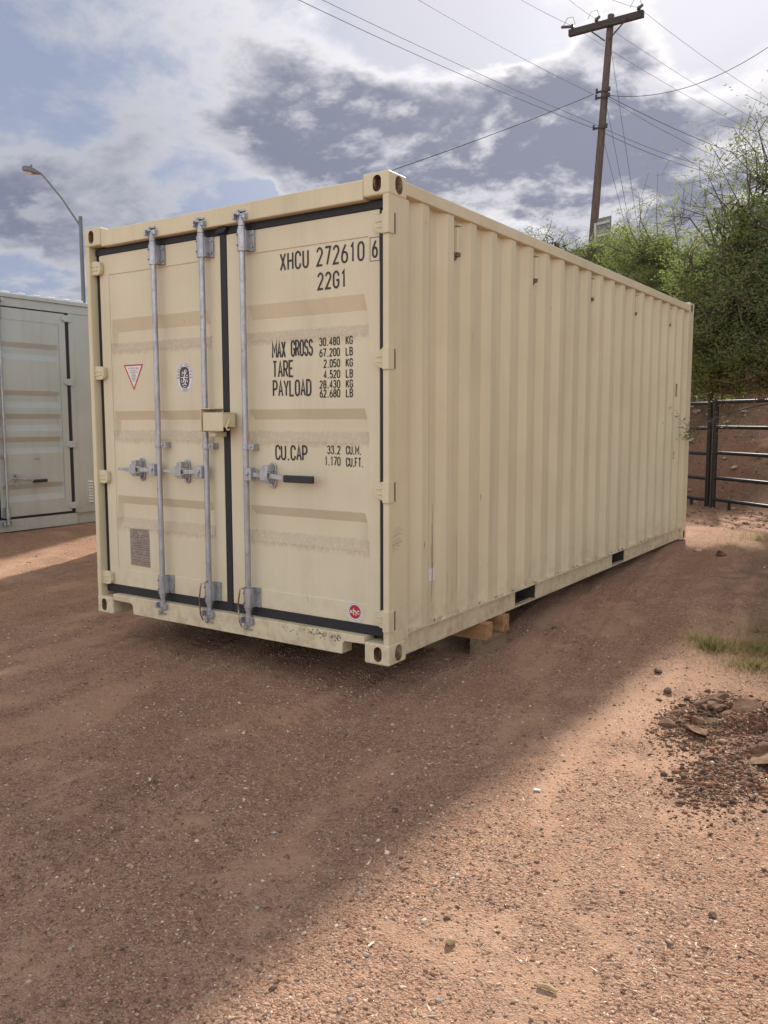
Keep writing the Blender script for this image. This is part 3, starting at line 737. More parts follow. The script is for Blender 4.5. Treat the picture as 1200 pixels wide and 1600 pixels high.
# ------------------------------------------------------------------ lettering: a narrow stencil-like stroke alphabet
def arc(cx, cy, rx, ry, a0, a1, n=7):
    return [(cx + rx * math.cos(R(a0 + (a1 - a0) * i / n)), cy + ry * math.sin(R(a0 + (a1 - a0) * i / n))) for i in range(n + 1)]
r_ = 0.26
def O_(x0=0, x1=1, y0=0, y1=1, r=r_):
    w = (x1 - x0) / 2
    p = arc((x0 + x1) / 2, y1 - r, w, r, 0, 180, 10) + arc((x0 + x1) / 2, y0 + r, w, r, 180, 360, 10)
    return p + [p[0]]
GL = {
 'A': [[(0, 0), (.5, 1), (1, 0)], [(.2, .32), (.8, .32)]],
 'B': [[(0, 0), (0, 1), (.62, 1)] + arc(.62, .77, .34, .23, 90, -90, 6) + [(0.04, .54)], [(.62, .54)] + arc(.62, .27, .38, .27, 90, -90, 6) + [(0, 0)]],
 'C': [arc(.5, 1 - r_, .5, r_, -5, 180, 9) + arc(.5, r_, .5, r_, 180, 365, 9)],
 'D': [[(0, 0), (0, 1), (.5, 1)] + arc(.5, 1 - r_, .5, r_, 90, 0, 5) + arc(.5, r_, .5, r_, 0, -90, 5) + [(0, 0)]],
 'E': [[(1, 1), (0, 1), (0, 0), (1, 0)], [(.04, .52), (.8, .52)]],
 'F': [[(1, 1), (0, 1), (0, 0)], [(.04, .52), (.8, .52)]],
 'G': [arc(.5, 1 - r_, .5, r_, -5, 180, 9) + arc(.5, r_, .5, r_, 180, 360, 9) + [(1, .46), (.55, .46)]],
 'H': [[(0, 0), (0, 1)], [(1, 0), (1, 1)], [(.04, .52), (.96, .52)]],
 'I': [[(.5, 0), (.5, 1)]], 'N': [[(0, 0), (0, 1), (1, 0), (1, 1)]],
 'K': [[(0, 0), (0, 1)], [(1, 1), (.05, .42)], [(.32, .58), (1, 0)]],
 'L': [[(0, 1), (0, 0), (1, 0)]],
 'M': [[(0, 0), (0, 1), (.5, .35), (1, 1), (1, 0)]],
 'O': [O_()], '0': [O_()],
 'P': [[(0, 0), (0, 1), (.55, 1)] + arc(.55, .72, .45, .28, 90, -90, 8) + [(.04, .44)]],
 'R': [[(0, 0), (0, 1), (.55, 1)] + arc(.55, .74, .43, .26, 90, -90, 8) + [(.04, .48)], [(.5, .46), (1, 0)]],
 'S': [arc(.5, .76, .46, .24, 10, 180, 8) + arc(.5, .76, .46, .24, 180, 262, 4) + arc(.5, .26, .5, .26, 82, 0, 4) + arc(.5, .26, .5, .26, 0, -172, 8)],
 'T': [[(0, 1), (1, 1)], [(.5, .96), (.5, 0)]],
 'U': [[(0, 1)] + arc(.5, r_, .5, r_, 180, 360, 9) + [(1, 1)]],
 'V': [[(0, 1), (.5, 0), (1, 1)]],
 'X': [[(0, 0), (1, 1)], [(0, 1), (1, 0)]],
 'Y': [[(0, 1), (.5, .45), (1, 1)], [(.5, .44), (.5, 0)]],
 '1': [[(.15, .82), (.55, 1), (.55, 0)]],
 '2': [arc(.5, .74, .48, .26, 170, -20, 9) + [(0.0, 0), (1, 0)]],
 '3': [arc(.46, .77, .46, .23, 165, -80, 9) + [(.4, .54)], [(.5, .54)] + arc(.46, .27, .52, .27, 80, -165, 9)],
 '4': [[(.75, 0), (.75, 1), (0, .27), (1, .27)]],
 '5': [[(.95, 1), (.1, 1), (.05, .56)] + arc(.48, .31, .50, .31, 120, -160, 10)],
 '6': [O_(0, 1, 0, .58, .24), [(.02, .38), (.12, .60), (.72, 1)]],
 '7': [[(0, 1), (1, 1), (.35, 0)]],
 '8': [O_(.06, .94, .52, 1, .2), O_(0, 1, 0, .52, .22)],
 '.': [[(.42, 0.0), (.58, 0.0)]], ',': [[(.5, .04), (.4, -.12)]],
 'x': [[(0, 0), (1, .7)], [(0, .7), (1, 0)]], 'c': [arc(.5, .35, .5, .35, 40, 320, 12)],
 'h': [[(0, -.45), (0, 1.25)], arc(.5, .32, .5, .36, 170, 0, 8) + [(1, -.5)]],
}
ADV = {'.': 0.55, ' ': 0.75, '1': 0.85, 'I': 0.6, 'M': 1.3, ',': .5}
def ribbon(mb, pts, w, fr, off, mi=0):
    """constant-width flat stroke along pts (2d); fr maps (u, v, off) to 3d"""
    pts = [Vector(p) for p in pts]
    q = [pts[0]]
    for p in pts[1:]:
        if (p - q[-1]).length > 1e-6: q.append(p)
    pts = q
    if len(pts) < 2: return
    closed = (pts[0] - pts[-1]).length < 1e-5
    n = len(pts); vs = []
    for i, p in enumerate(pts):
        a = pts[i - 1] if i > 0 else (pts[-2] if closed else None)
        b = pts[i + 1] if i < n - 1 else (pts[1] if closed else None)
        d1 = (p - a).normalized() if a is not None else None
        d2 = (b - p).normalized() if b is not None else None
        if d1 is None: d1 = d2
        if d2 is None: d2 = d1
        t = (d1 + d2)
        t = t.normalized() if t.length > 1e-3 else d1
        nrm = Vector((-t.y, t.x)); c = max(0.45, nrm.dot(Vector((-d1.y, d1.x))))
        h = w / 2 / c
        vs += [fr(*(p + nrm * h), off), fr(*(p - nrm * h), off)]
    mb.add(vs, [(2 * i, 2 * i + 1, 2 * i + 3, 2 * i + 2) for i in range(n - 1)], mi)
def letter_mesh(mb, s, x0, x1, z0, z1, stroke, fr, mi=0, gap=0.62):
    """lay the string out between x0 and x1, cap height z0..z1"""
    adv = [ADV.get(c, 1.0) for c in s]
    tot = sum(adv) + gap * (len(s) - 1); k = (x1 - x0 - stroke) / tot
    x = x0 + stroke / 2; j = 0
    for c, a in zip(s, adv):
        w = a * k
        for st in GL.get(c, []):
            j += 1
            uv = [(x + u * w if c != '.' else x + (0.5 + (u - .5) * 0.01) * w + (u - .5) * stroke * 6, z0 + stroke / 2 + v * (z1 - z0 - stroke)) for u, v in st]
            ribbon(mb, uv, stroke, fr, 0.00012 * (j % 4), mi)
        x += w + gap * k
def words(s, x0, x1, z0, z1, stroke, y=0.0585, parent=None, gap=0.62):
    mb = MB(); letter_mesh(mb, s, x0, x1, z0, z1, stroke, lambda u, v, o: (u, y - o, v), gap=gap)
    return mb.build('lettering', M['ink'], parent or DR)
words('XHCU', -0.780, -0.570, 2.166, 2.268, 0.0115); words('272610', -0.517, -0.192, 2.166, 2.270, 0.0115)
words('6', -0.141, -0.103, 2.172, 2.266, 0.0115, 0.0537)
bx = MB()
for o, (a, b) in enumerate((((-.153, 2.157), (-.153, 2.279)), ((-.0915, 2.157), (-.0915, 2.279)), ((-.155, 2.278), (-.0895, 2.278)), ((-.155, 2.158), (-.0895, 2.158)))):
    ribbon(bx, [a, b], 0.003, lambda u, v, o_: (u, 0.0537 - o_, v), 0.0001 * (o // 2))
bx.build('lettering', M['ink'], DR)
words('22G1', -0.512, -0.310, 2.038, 2.134, 0.0115)
words('MAX', -0.850, -0.745, 1.680, 1.778, 0.0112, gap=.45); words('GROSS', -0.708, -0.546, 1.684, 1.779, 0.0105, gap=.5)
words('TARE', -0.848, -0.688, 1.570, 1.668, 0.0112, gap=.5); words('PAYLOAD', -0.848, -0.560, 1.461, 1.557, 0.0112, gap=.5)
for s, u, xk, zt in (('30.480', 0, 'KG', 1.781), ('67.200', 0, 'LB', 1.721), ('2.050', 1, 'KG', 1.661), ('4.520', 1, 'LB', 1.602), ('28.430', 0, 'KG', 1.547), ('62.680', 0, 'LB', 1.497)):
    words(s, -0.502 + (0.029 if u else 0), -0.358, zt - 0.047, zt, 0.0068, gap=.55)
    words(xk, -0.320, -0.271, zt - 0.047, zt, 0.0068, gap=.55)
words('CU.CAP', -0.836, -0.593, 1.094, 1.184, 0.0112, gap=.45)
words('33.2', -0.452, -0.359, 1.137, 1.186, 0.0066, gap=.5); words('CU.M.', -0.322, -0.216, 1.137, 1.186, 0.0066, gap=.45)
words('1.170', -0.470, -0.359, 1.073, 1.124, 0.0066, gap=.5); words('CU.FT.', -0.322, -0.203, 1.070, 1.122, 0.0066, gap=.45)

# stickers ----------------------------------------------------------
def flat(mb, poly, y, mi=0): mb.add([(u, y, v) for u, v in poly], [tuple(range(len(poly)))], mi)
def ell(cx, cz, rx, rz, n=36, p=2.0):
    out = []
    for i in range(n):
        a = 2 * math.pi * i / n; c, s = math.cos(a), math.sin(a)
        out.append((cx + rx * math.copysign(abs(c) ** (2 / p), c), cz + rz * math.copysign(abs(s) ** (2 / p), s)))
    return out
YP = 0.0590
tri = MB()
flat(tri, [(-2.153, 1.692), (-1.960, 1.692), (-2.056, 1.522)], YP, 1)
flat(tri, [(-2.136, 1.683), (-1.977, 1.683), (-2.056, 1.543)], YP - 0.0004, 0)
letter_mesh(tri, 'ATTENTION', -2.107, -2.008, 1.661, 1.672, 0.0022, lambda u, v, o: (u, YP - 0.0006 - o, v), 1, gap=.4)
for zz, w in ((1.652, .034), (1.641, .040), (1.630, .020), (1.621, .018), (1.612, .022), (1.602, .020), (1.593, .016), (1.585, .012)):
    u = -2.056 - w
    while u < -2.056 + w:
        q = random.uniform(.004, .012); ribbon(tri, [(u, zz), (min(u + q, -2.056 + w), zz)], 0.0042, lambda a, b, o: (a, YP - 0.0006, b), 0, 2); u += q + .003
tri.build('warning_sticker', [M['white_sticker'], M['red_sticker'], M['dark_sticker']], DL)
ov = MB(); cx, cz = -1.578, 1.594
flat(ov, ell(cx, cz, 0.077, 0.098), YP, 0)
ribbon(ov, ell(cx, cz, 0.070, 0.091) + [ell(cx, cz, 0.070, 0.091)[0]], 0.0022, lambda u, v, o: (u, YP - 0.0004, v), 0, 1)
flat(ov, ell(cx, cz, 0.044, 0.066, 40, 2.8), YP - 0.0004, 1)
def ringtext(mb, s, cx, cz, rx, rz, a0, a1, h, stroke, y, mi):
    n = len(s)
    for i, c in enumerate(s):
        a = R(a0 + (a1 - a0) * (i + .5) / n); ex = Vector((math.cos(a) * rx, math.sin(a) * rz)); up = Vector((math.cos(a) / rx, math.sin(a) / rz)).normalized()
        if a1 > a0: up = -up
        rt = Vector((up.y, -up.x))
        for st in GL.get(c, []):
            pts = [tuple(Vector((cx, cz)) + ex + rt * ((u - .5) * h * .6) + up * ((v - .5) * h)) for u, v in st]
            ribbon(mb, pts, stroke, lambda p, q, o: (p, y, q), 0, mi)
ringtext(ov, 'BUREAU VERITAS', cx, cz, 0.057, 0.078, 188, -8, 0.013, 0.0026, YP - 0.0004, 1)
ringtext(ov, '1828', cx, cz, 0.057, 0.078, 245, 295, 0.013, 0.0024, YP - 0.0004, 1)
fy = lambda a, b, o: (cx + a, YP - 0.0008 - o, cz + b)
for j, (st, w) in enumerate((([(0.002, .046), (.004, .02), (-.006, -.004), (-.010, -.030)], .010), ([(.004, .022), (-.018, .034), (-.022, .012)], .005), ([(.004, .018), (.018, .034), (.014, .050)], .005),
                ([(-.034, .0), (.034, .0)], .005), ([(-.006, -.004), (.010, -.022), (.004, -.040)], .008), ([(-.028, -.012), (-.028, -.028), (-.018, -.030)], .005), ([(.020, -.010), (.026, -.030)], .007),
                ([(-.020, -.046), (.0, -.040), (.020, -.046)], .006), ([(.018, .012), (.030, .012)], .008), ([(-.014, -.056), (.014, -.056)], .004))):
    ribbon(ov, st, w, fy, 0.0001 * j, 0)
ov.build('class_emblem', [M['white_sticker'], M['dark_sticker']], DL)
pl = MB(); flat(pl, [(-2.147, 0.600), (-1.951, 0.604), (-1.949, 0.346), (-2.145, 0.350)], YP, 0)
zz = 0.590
while zz > 0.360:
    u = -2.136 + random.choice((0, .01, .03)); 
    h = random.choice((.004, .005, .006))
    while u < -1.965:
        q = random.uniform(.01, .05); e = min(u + q, -1.962)
        if random.random() < .85: ribbon(pl, [(u, zz), (e, zz)], h, lambda a, b, o: (a, YP - 0.0006, b), 0, 1)
        u += q + random.choice((.004, .006, .018))
    zz -= random.choice((.010, .012, .014, .018))
for a, b in (((-2.143, .476), (-1.953, .476)), ((-2.143, .410), (-1.953, .410))): ribbon(pl, [a, b], .0018, lambda u, v, o: (u, YP - 0.0007, v), 0, 1)
pl.build('data_plate', [M['plate'], M['plate_ink']], DL)
xh = MB(); cx, cz = -0.262, 0.262
YB = 0.0535
flat(xh, ell(cx, cz, 0.057, 0.057), YB, 0)
ribbon(xh, ell(cx, cz, 0.0485, 0.0485) + [ell(cx, cz, 0.0485, 0.0485)[0]], 0.0030, lambda u, v, o: (u, YB - 0.0004, v), 0, 2)
flat(xh, ell(cx, cz, 0.0395, 0.0395), YB - 0.0004, 1)
for i in range(40):
    a = 2 * math.pi * i / 40; ribbon(xh, [(cx + math.cos(a) * .0525, cz + math.sin(a) * .0525), (cx + math.cos(a) * .0452, cz + math.sin(a) * .0452)], .0022, lambda u, v, o: (u, YB - 0.0006, v), 0, 0)
for c, a, w in (('x', -0.034, 0.018), ('h', -0.008, 0.016), ('c', 0.015, 0.018)):
    for j, st in enumerate(GL[c]): ribbon(xh, [(cx + a + u * w, cz - 0.010 + v * 0.024) for u, v in st], 0.0052, lambda u, v, o: (u, YB - 0.0009 - o, v), 0.0001 * j, 0)
xh.build('round_logo_sticker', [M['white_sticker'], M['red_sticker'], M['plate_ink']], DR)
# side stickers
MB().box(-0.0465, -0.0450, 0.491, 0.557, 0.388, 0.462).build('sticker', M['white_sticker'], tan)
def side_box(y0, y1, z0, z1, mats, name, inner=True, x=-0.0455):
    mb = MB().box(x - 0.001, x, y0, y1, z0, z1)
    if inner: mb.box(x - 0.0005, x + 0.0008, y0 + 0.006, y1 - 0.006, z0 + 0.008, z1 - 0.008, 1); mb.box(x, x + 0.0012, y0 + .016, y1 - .016, z1 - .03, z1 - .02, 0)
    return mb.build(name, mats, tan)
side_box(5.460, 5.520, 1.575, 1.705, [M['dark_sticker'], M['yellow_sticker']], 'amber_sticker', x=-0.0448 + 0.036)
side_box(5.450, 5.500, 0.920, 0.995, [M['dark_sticker'], M['tan']], 'small_sticker', x=-0.0448 + 0.036)
# ventilator covers under the top rail, each in a recess of the corrugation
for yv in (0.748, 1.860, 2.972, 4.084, 5.196):
    v = MB().box(-0.0450, -0.012, yv, yv + 0.052, 2.300, 2.445).box(-0.0450, -0.006, yv + .006, yv + .046, 2.452, 2.462).build('vent_cover', M['tan'], tan, bevel=0.004)
    MB().box(-0.0450, -0.020, yv + 0.004, yv + 0.048, 2.280, 2.2985).build('vent_slot', M['slot'], v)
    MB().prism([(yv + 0.006, 2.262), (yv + 0.030, 2.274), (yv + 0.034, 2.268), (yv + 0.010, 2.256)], 'x', -0.0450, -0.036).build('vent_slot', M['slot'], v)
# weld crust and flaking paint along the bottom rail, chips on the sill, scuffs on the post
wc = MB()
yy = 0.26
rr = random.Random(5)
while yy < 5.8:
    l = rr.uniform(0.01, 0.05)
    if rr.random() < 0.55:
        h = rr.uniform(0.004, 0.020)
        wc.add([(-0.004, yy, 0.1525), (-0.0005, yy + l * .3, 0.151), (-0.0005, yy + l * .8, 0.152), (-0.004, yy + l, 0.1525), (-0.012, yy + l * .6, 0.154 + h), (-0.010, yy + l * .2, 0.154 + h * .8), (-0.020, yy + l * .5, 0.154)],
               [(0, 1, 5), (1, 2, 4, 5), (2, 3, 4), (4, 6, 5), (0, 5, 6), (3, 6, 4)])
    yy += l + rr.uniform(0.0, 0.09)
o = wc.build('flaking_paint', M['chip'], tan); o['kind'] = 'stuff'
ch = MB()
for cxx, czz, n, sp in ((-0.50, 0.118, 26, .05), (-0.455, 0.112, 14, .02), (-0.36, 0.112, 20, .018), (-0.345, 0.128, 8, .014), (-0.66, .11, 8, .05), (-1.33, .09, 6, .04), (-1.95, .10, 5, .03)):
    for i in range(n):
        a, b = rr.gauss(cxx, sp), max(0.030, min(.138, rr.gauss(czz, .010))); s = rr.uniform(.002, .006)
        if -0.316 < a or a < -2.05: continue
        ch.add([(a + s * rr.uniform(.4, 1) * math.cos(t), 0.0022, b + 1.4 * s * rr.uniform(.4, 1) * math.sin(t)) for t in (0, 1.2, 2.4, 3.6, 4.9)], [(0, 1, 2, 3, 4)])
o = ch.build('paint_chips', M['dark_sticker'], tan); o['kind'] = 'stuff'
sf = MB()
for k in range(9):
    z = 0.62 + k * 0.014 + rr.uniform(-.004, .004); a = rr.uniform(.035, .05); b = a + rr.uniform(.05, .11)
    ribbon(sf, [(a + (b - a) * i / 6, z + 0.016 * math.sin(i / 6 * 2.4) ) for i in range(7)], rr.uniform(.003, .008), lambda u, v, o_: (-0.0024, u, v), 0)
sf.build('scuff_marks', M['scuff'], tan)

sk = random.Random(8)
scr = MB()
def wall_x(y):
    u = (y - 0.35) % 0.278
    return -0.010 if u < .07 else (-0.010 - .036 * (u - .07) / .068 if u < .138 else (-.046 if u < .21 else -.046 + .036 * (u - .21) / .068))
for k in range(46):
    y = sk.uniform(.3, 5.75); u = (y - 0.35) % 0.278
    if not (.008 < u < .062 or .146 < u < .202): continue
    z = sk.choice((sk.uniform(.25, 2.2), sk.uniform(.2, .9))); L = sk.choice((sk.uniform(.02, .08), sk.uniform(.1, .35))); w = sk.uniform(.0012, .0032); d = sk.uniform(-.03, .03) * L
    xx = wall_x(y) + .0012
    ribbon(scr, [(y, z), (y + d, z + L * .5), (y + d * .3, z + L)], w, lambda a_, b_, o_: (xx, a_, b_), 0)
xx = wall_x(.53) + .0012
for k in range(3): ribbon(scr, [(.522 + .004 * k, .26 + .05 * k), (.528 + .003 * k, .45), (.518 + .006 * k, .60 + .12 * k)], .003, lambda a_, b_, o_: (xx + .0003 * k, a_, b_), 0)
for y0_ in (5.238, 5.515):
    xx = wall_x(y0_) + .0012; z = .95
    while z < 2.3:
        l = sk.uniform(.03, .16); ribbon(scr, [(y0_, z), (y0_ + sk.uniform(-.003, .003), z + l)], sk.uniform(.003, .008), lambda a_, b_, o_: (xx, a_, b_), 0); z += l + sk.uniform(.02, .12)
o = scr.build('scratches', M['scratch'], tan); o['kind'] = 'stuff'
# a second container stands behind the first (it shades the yard to the left)
nb = thing('shipping_container', 'container parked close behind the tan one, seen only by its shade', 'container', (-4.6, 5.8, -0.165))
shell(nb, -3.20, 2.66, -0.165, L_, W_, 2.896, M['tan'], CAST, pockets=False)
MB().box(-5.47, -3.37, 2.69, 2.75, -0.05, 2.31).build('door', M['tan'], nb, bevel=0.004)

# grey-green container on the left, its side doors facing the yard
GX, GZ0, GH = -7.14, -0.032, 2.905
gy0, gy1 = -0.66, 5.40
gr = thing('shipping_container', 'grey green container with ribbed side doors at the left edge', 'container', (GX - 1.2, 2.4, GZ0))
GP = M['grey_paint']
MB().box(GX - W_, GX - 0.060, gy0, gy1, GZ0 + 0.15, GZ0 + GH - 0.06).build('body', GP, gr, bevel=0.004)
MB().box(GX - 0.0595, GX - 0.012, 3.275, gy1, GZ0 + 0.1615, GZ0 + GH - 0.170).build('side_panel', GP, gr)
MB().box(GX - 0.0595, GX - 0.012, gy0, 1.12, GZ0 + 0.1615, GZ0 + GH - 0.170).build('side_panel', GP, gr)
MB().box(GX - W_, GX - 0.002, gy0, gy1, GZ0 + GH - 0.168, GZ0 + GH - 0.062).build('top_rail', GP, gr, bevel=0.004)
MB().box(GX - W_ - .004, GX + 0.022, gy0 - .004, gy1 + .004, GZ0 + GH - 0.061, GZ0 + GH - 0.012).build('roof_edge', GP, gr, bevel=0.006, seg=2)
rib = MB().box(GX - W_ + .1, GX - 0.02, 0, 0.10, GZ0 + GH - 0.0115, GZ0 + GH + 0.016).mesh('roof_rib', M['roof_grey'], bevel=0.006)
yy = gy0 + 0.1
while yy < gy1 - 0.15:
    link('roof_rib', rib, gr, (0, yy, 0)); yy += 0.21
MB().box(GX - W_, GX - 0.004, gy0, 3.300, GZ0, GZ0 + 0.1495).build('base_rail', GP, gr, bevel=0.004)
MB().box(GX - W_, GX - 0.030, 3.3005, gy1, GZ0, GZ0 + 0.1495).build('base_rail', GP, gr, bevel=0.004)
MB().box(GX - .05, GX + 0.004, 3.301, gy1, GZ0 + 0.150, GZ0 + 0.160).build('rail_lip', GP, gr)
MB().box(GX - .0115, GX - 0.004, 3.275, 3.345, GZ0 + 0.1615, GZ0 + GH - 0.170).build('hinge_post', GP, gr, bevel=0.003)
def grey_door(ya, yb, pa, pb):
    zt, zb, pt, pz = 2.690, 0.150, 2.552, 0.255
    vs = [(GX, ya, zb), (GX, yb, zb), (GX, yb, zt), (GX, ya, zt), (GX, pa, pz), (GX, pb, pz), (GX, pb, pt), (GX, pa, pt)]
    fs = [(0, 1, 5, 4), (1, 2, 6, 5), (2, 3, 7, 6), (3, 0, 4, 7)]
    n = 8; vs += [(x - 0.0115, y, z) for x, y, z in vs]
    fs += [(i, n + i, n + (i + 1) % 4, (i + 1) % 4) for i in range(4)]
    d = MB().add(vs, fs).build('door', GP, gr, bevel=0.0)
    rows = [(pt, 0)]
    for g in ((2.285, 2.225, 2.150, 2.078), (1.700, 1.640, 1.563, 1.490), (1.414, 1.352, 1.276, 1.203), (1.126, 1.064, 0.992, 0.922), (0.545, 0.482, 0.405, 0.330)):
        rows += [(g[0], 0), (g[1], 0.045), (g[2], 0.045), (g[3], 0)]
    rows.append((pz, 0))
    ys = [pa, pa + .004, pa + .022, pb - .022, pb - .004, pb]
    vs = [(GX - 0.004 + 0.0 + (0.0 if i not in (2, 3) else 0) - 0 - dd * (1 if i in (2, 3) else 0), yv, z) for z, dd in rows for i, yv in enumerate(ys)]
    k = len(ys)
    MB().add(vs, [(r * k + i, r * k + i + 1, (r + 1) * k + i + 1, (r + 1) * k + i) for r in range(len(rows) - 1) for i in range(k - 1)]).build('panel', GP, d)
    return d
GD = grey_door(2.215, 3.215, 2.250, 3.120)
GD2 = grey_door(1.165, 2.165, 1.260, 2.130)
for d, b in ((GD, (GX - .02, GX - 0.003, 2.2155, 3.262, 2.6905, 2.732)), (GD, (GX - .02, GX - 0.003, 2.2155, 3.262, 0.118, 0.1495)), (GD, (GX - .02, GX - 0.002, 3.2155, 3.262, 0.1505, 2.690)),
             (GD, (GX - .02, GX - 0.002, 2.1655, 2.2145, 0.118, 2.732)), (GD2, (GX - .02, GX - 0.003, 1.12, 2.165, 2.6905, 2.732)), (GD2, (GX - .02, GX - 0.003, 1.12, 2.165, 0.118, 0.1495)), (GD2, (GX - .02, GX - 0.002, 1.12, 1.1645, 0.1505, 2.690))):
    MB().box(*b).build('gasket', M['rubber'], d, bevel=0.003)
for z in (2.635, 1.827, 1.024, 0.226):
    for d, y, s in ((GD, 3.240, 1), (GD2, 1.140, -1)):
        MB().prism([(y - s * .075, z - .025), (y - s * .075, z + .020), (y - s * .03, z + .040), (y + s * .055, z + .045), (y + s * .055, z - .045), (y - s * .04, z - .042)], 'x', GX - 0.003, GX + 0.030).build('hinge', GP, d, bevel=0.006, seg=2)
for d, y, s in ((GD, 2.278, 1), (GD2, 2.100, -1)):
    MB().path([(GX + 0.04, y, 0.06), (GX + 0.04, y, 2.78)], 0.017, 12).build('locking_bar', M['zinc'], d, smooth=True)
    for zc in (0.205, 2.62, 0.90):
        h = 0.065 if zc != 0.9 else 0.018
        MB().path([(GX + 0.04, y, zc - h), (GX + 0.04, y, zc + h)], 0.027, 12).box(GX + 0.0005, GX + 0.020, y - .045, y + .045, zc - h, zc + h).build('bar_housing', M['zinc'], d, smooth=True)
    for zc in (0.075, 2.765):
        MB().path([(GX + 0.04, y, zc - .02), (GX + 0.04, y, zc + .02)], 0.030, 10).box(GX + 0.0005, GX + 0.055, y - .060, y - .036, zc - .022, zc + .022).box(GX + 0.0005, GX + 0.055, y + .036, y + .060, zc - .022, zc + .022).build('bar_keeper', M['zinc'], d, bevel=0.003)
    MB().path([(GX + 0.05, y + s * .015, 0.60), (GX + 0.055, y + s * .05, 0.628), (GX + 0.050, y + s * .20, 0.610), (GX + 0.048, y + s * .36, 0.590)], 0.013, 8).build('handle', M['zinc'], d, smooth=True)
    MB().box(GX + 0.034, GX + 0.062, min(y + s * .355, y + s * .555), max(y + s * .355, y + s * .555), 0.556, 0.596).build('handle_grip', M['black_plastic'], d, bevel=0.006, seg=2)
    MB().box(GX + 0.0005, GX + 0.060, y + s * .150 - .022, y + s * .150 + .022, 0.625, 0.672).box(GX + 0.0005, GX + 0.020, y + s * .150 - .022, y + s * .150 + .022, 0.53, 0.585).build('handle_keeper', M['zinc'], d, bevel=0.004)
MB().prism([(y, z) for y, z in ((2.70, .86), (2.73, .875), (2.76, .868), (2.758, .856), (2.73, .86))], 'x', GX - 0.004, GX + 0.02).build('lock_hook', GP, GD, bevel=0.003)
vt = MB().box(GX - 0.0115, GX - 0.006, 3.435, 3.575, 0.222, 0.548).build('vent', GP, gr)
lv = MB()
for k in range(8):
    z = 0.246 + k * 0.0375
    lv.prism([(GX - 0.0058, z), (GX + 0.018, z), (GX + 0.022, z + 0.004), (GX - 0.0058, z + 0.026)], 'y', 3.490, 3.545)
lv2 = None
for k in range(8):
    z = 0.246 + k * 0.0375
    MB().add([(GX - 0.0058, y, z + dz) if not o else (GX + 0.022, y, z + dz) for y in (3.488, 3.548) for o, dz in ((0, 0), (1, 0), (1, .004), (0, .026))],
             [(0, 1, 2, 3), (7, 6, 5, 4), (0, 4, 5, 1), (1, 5, 6, 2), (2, 6, 7, 3)]).build('louvre', M['white_sticker'], vt)

# ------------------------------------------------------------------ timber cribbing under the near corner
def timber(label, b, mat, group='timber blocks under the container'):
    x0, x1, y0, y1, z0, z1 = b
    mb = MB().box(x0 - (x0 + x1) / 2, x1 - (x0 + x1) / 2, y0 - (y0 + y1) / 2, y1 - (y0 + y1) / 2, 0, z1 - z0)
    o = mb.build('timber_block', mat, None, ((x0 + x1) / 2, (y0 + y1) / 2, z0), bevel=0.004, seg=2)
    tag(o, label, 'timber block', group); return o
timber('weathered grey timber lying lengthwise as base of the block stack', (-0.098, -0.010, 1.105, 1.475, -0.205, -0.093), M['timber_old'])
timber('orange timber block on top, the nearer of the upper two', (-0.50, 0.024, 1.100, 1.192, -0.092, 0.0175), M['timber_new'])
timber('orange timber block on top, the farther of the upper two', (-0.50, 0.014, 1.370, 1.462, -0.092, 0.0175), M['timber_new'])
timber('dark timber lying in shadow under the container edge', (-0.42, -0.30, 1.06, 1.46, -0.205, -0.093), M['timber_old'])

# ------------------------------------------------------------------ pipe fence
def fence_panel(label, s0, s1, lean=0.0):
    P = lambda s: FP + FD * s
    a = P(s0 if abs(s0) < abs(s1) else s1)
    root = thing('fence_panel', label, 'fence', (a[0], a[1], 0.05), 'black pipe fence panels')
    gp = lambda s: (gz1(*P(s)))
    zb = 0.06
    for k, h in enumerate((1.535, 1.165, 0.79, 0.42, 0.10)):
        q0, q1 = P(s0 + (0.03 if s0 < s1 else -.03)), P(s1 - 0.03)
        MB().path([(q0[0], q0[1], zb + h), (q1[0], q1[1], zb + h - 0.02)], 0.026, 10).build('rail', M['fence_black'], root, smooth=True)
    for s in (s0 + .02, s1 - .02) if s1 > s0 else (s0, s1):
        q = P(s); MB().path([(q[0], q[1], gp(s) - 0.05), (q[0], q[1], zb + 1.56)], 0.038, 10).build('post', M['fence_black'], root, smooth=True)
    n = s1 - s0
    for f in (0.10, 0.90) if s0 >= 0 else (0.03, 0.86):
        s = s0 + n * f; q = P(s)
        if s0 < 0: s = s1 - n * (f + 0.07); q = P(s)
        MB().path([(q[0], q[1], gp(s) - 0.05), (q[0], q[1], zb + 0.085)], 0.022, 8).build('foot', M['fence_black'], root, smooth=True)
    return root
fence_panel('black pipe fence panel running off the right edge', 0.055, 3.70)
fence_panel('black pipe fence panel half hidden behind the tan container', -3.70, -0.030)

# ------------------------------------------------------------------ utility pole, its wires, street lamp
up = thing('utility_pole', 'tall leaning wooden utility pole with a crossarm behind the container', 'utility pole', (-7.30, 21.1, 0.0))
base = Vector((-7.33, 21.12, 0.0)); top = Vector((-7.03, 22.95, 13.75))
top = Vector((-7.03, 22.85, 13.62)); base = Vector((-7.155, 21.95, 0.2)) + (Vector((-7.155, 21.95, 6.356)) - top) * 0.0
dirp = (top - Vector((-7.14, 21.987, 6.356))); base = top - dirp * (13.5 / dirp.z)
WL[up] = base.copy(); up.location = base
MB().path([base + (top - base) * f for f in (0, .25, .5, .75, 1)], [0.15, 0.138, 0.125, 0.112, 0.10], 14).build('pole', M['pole_wood'], up, smooth=True)
AZ = 13.33
arm = MB().box(-8.30, -5.97, 22.60, 22.74, AZ - 0.10, AZ + 0.10)
arm.build('crossarm', M['arm_wood'], up, bevel=0.01)
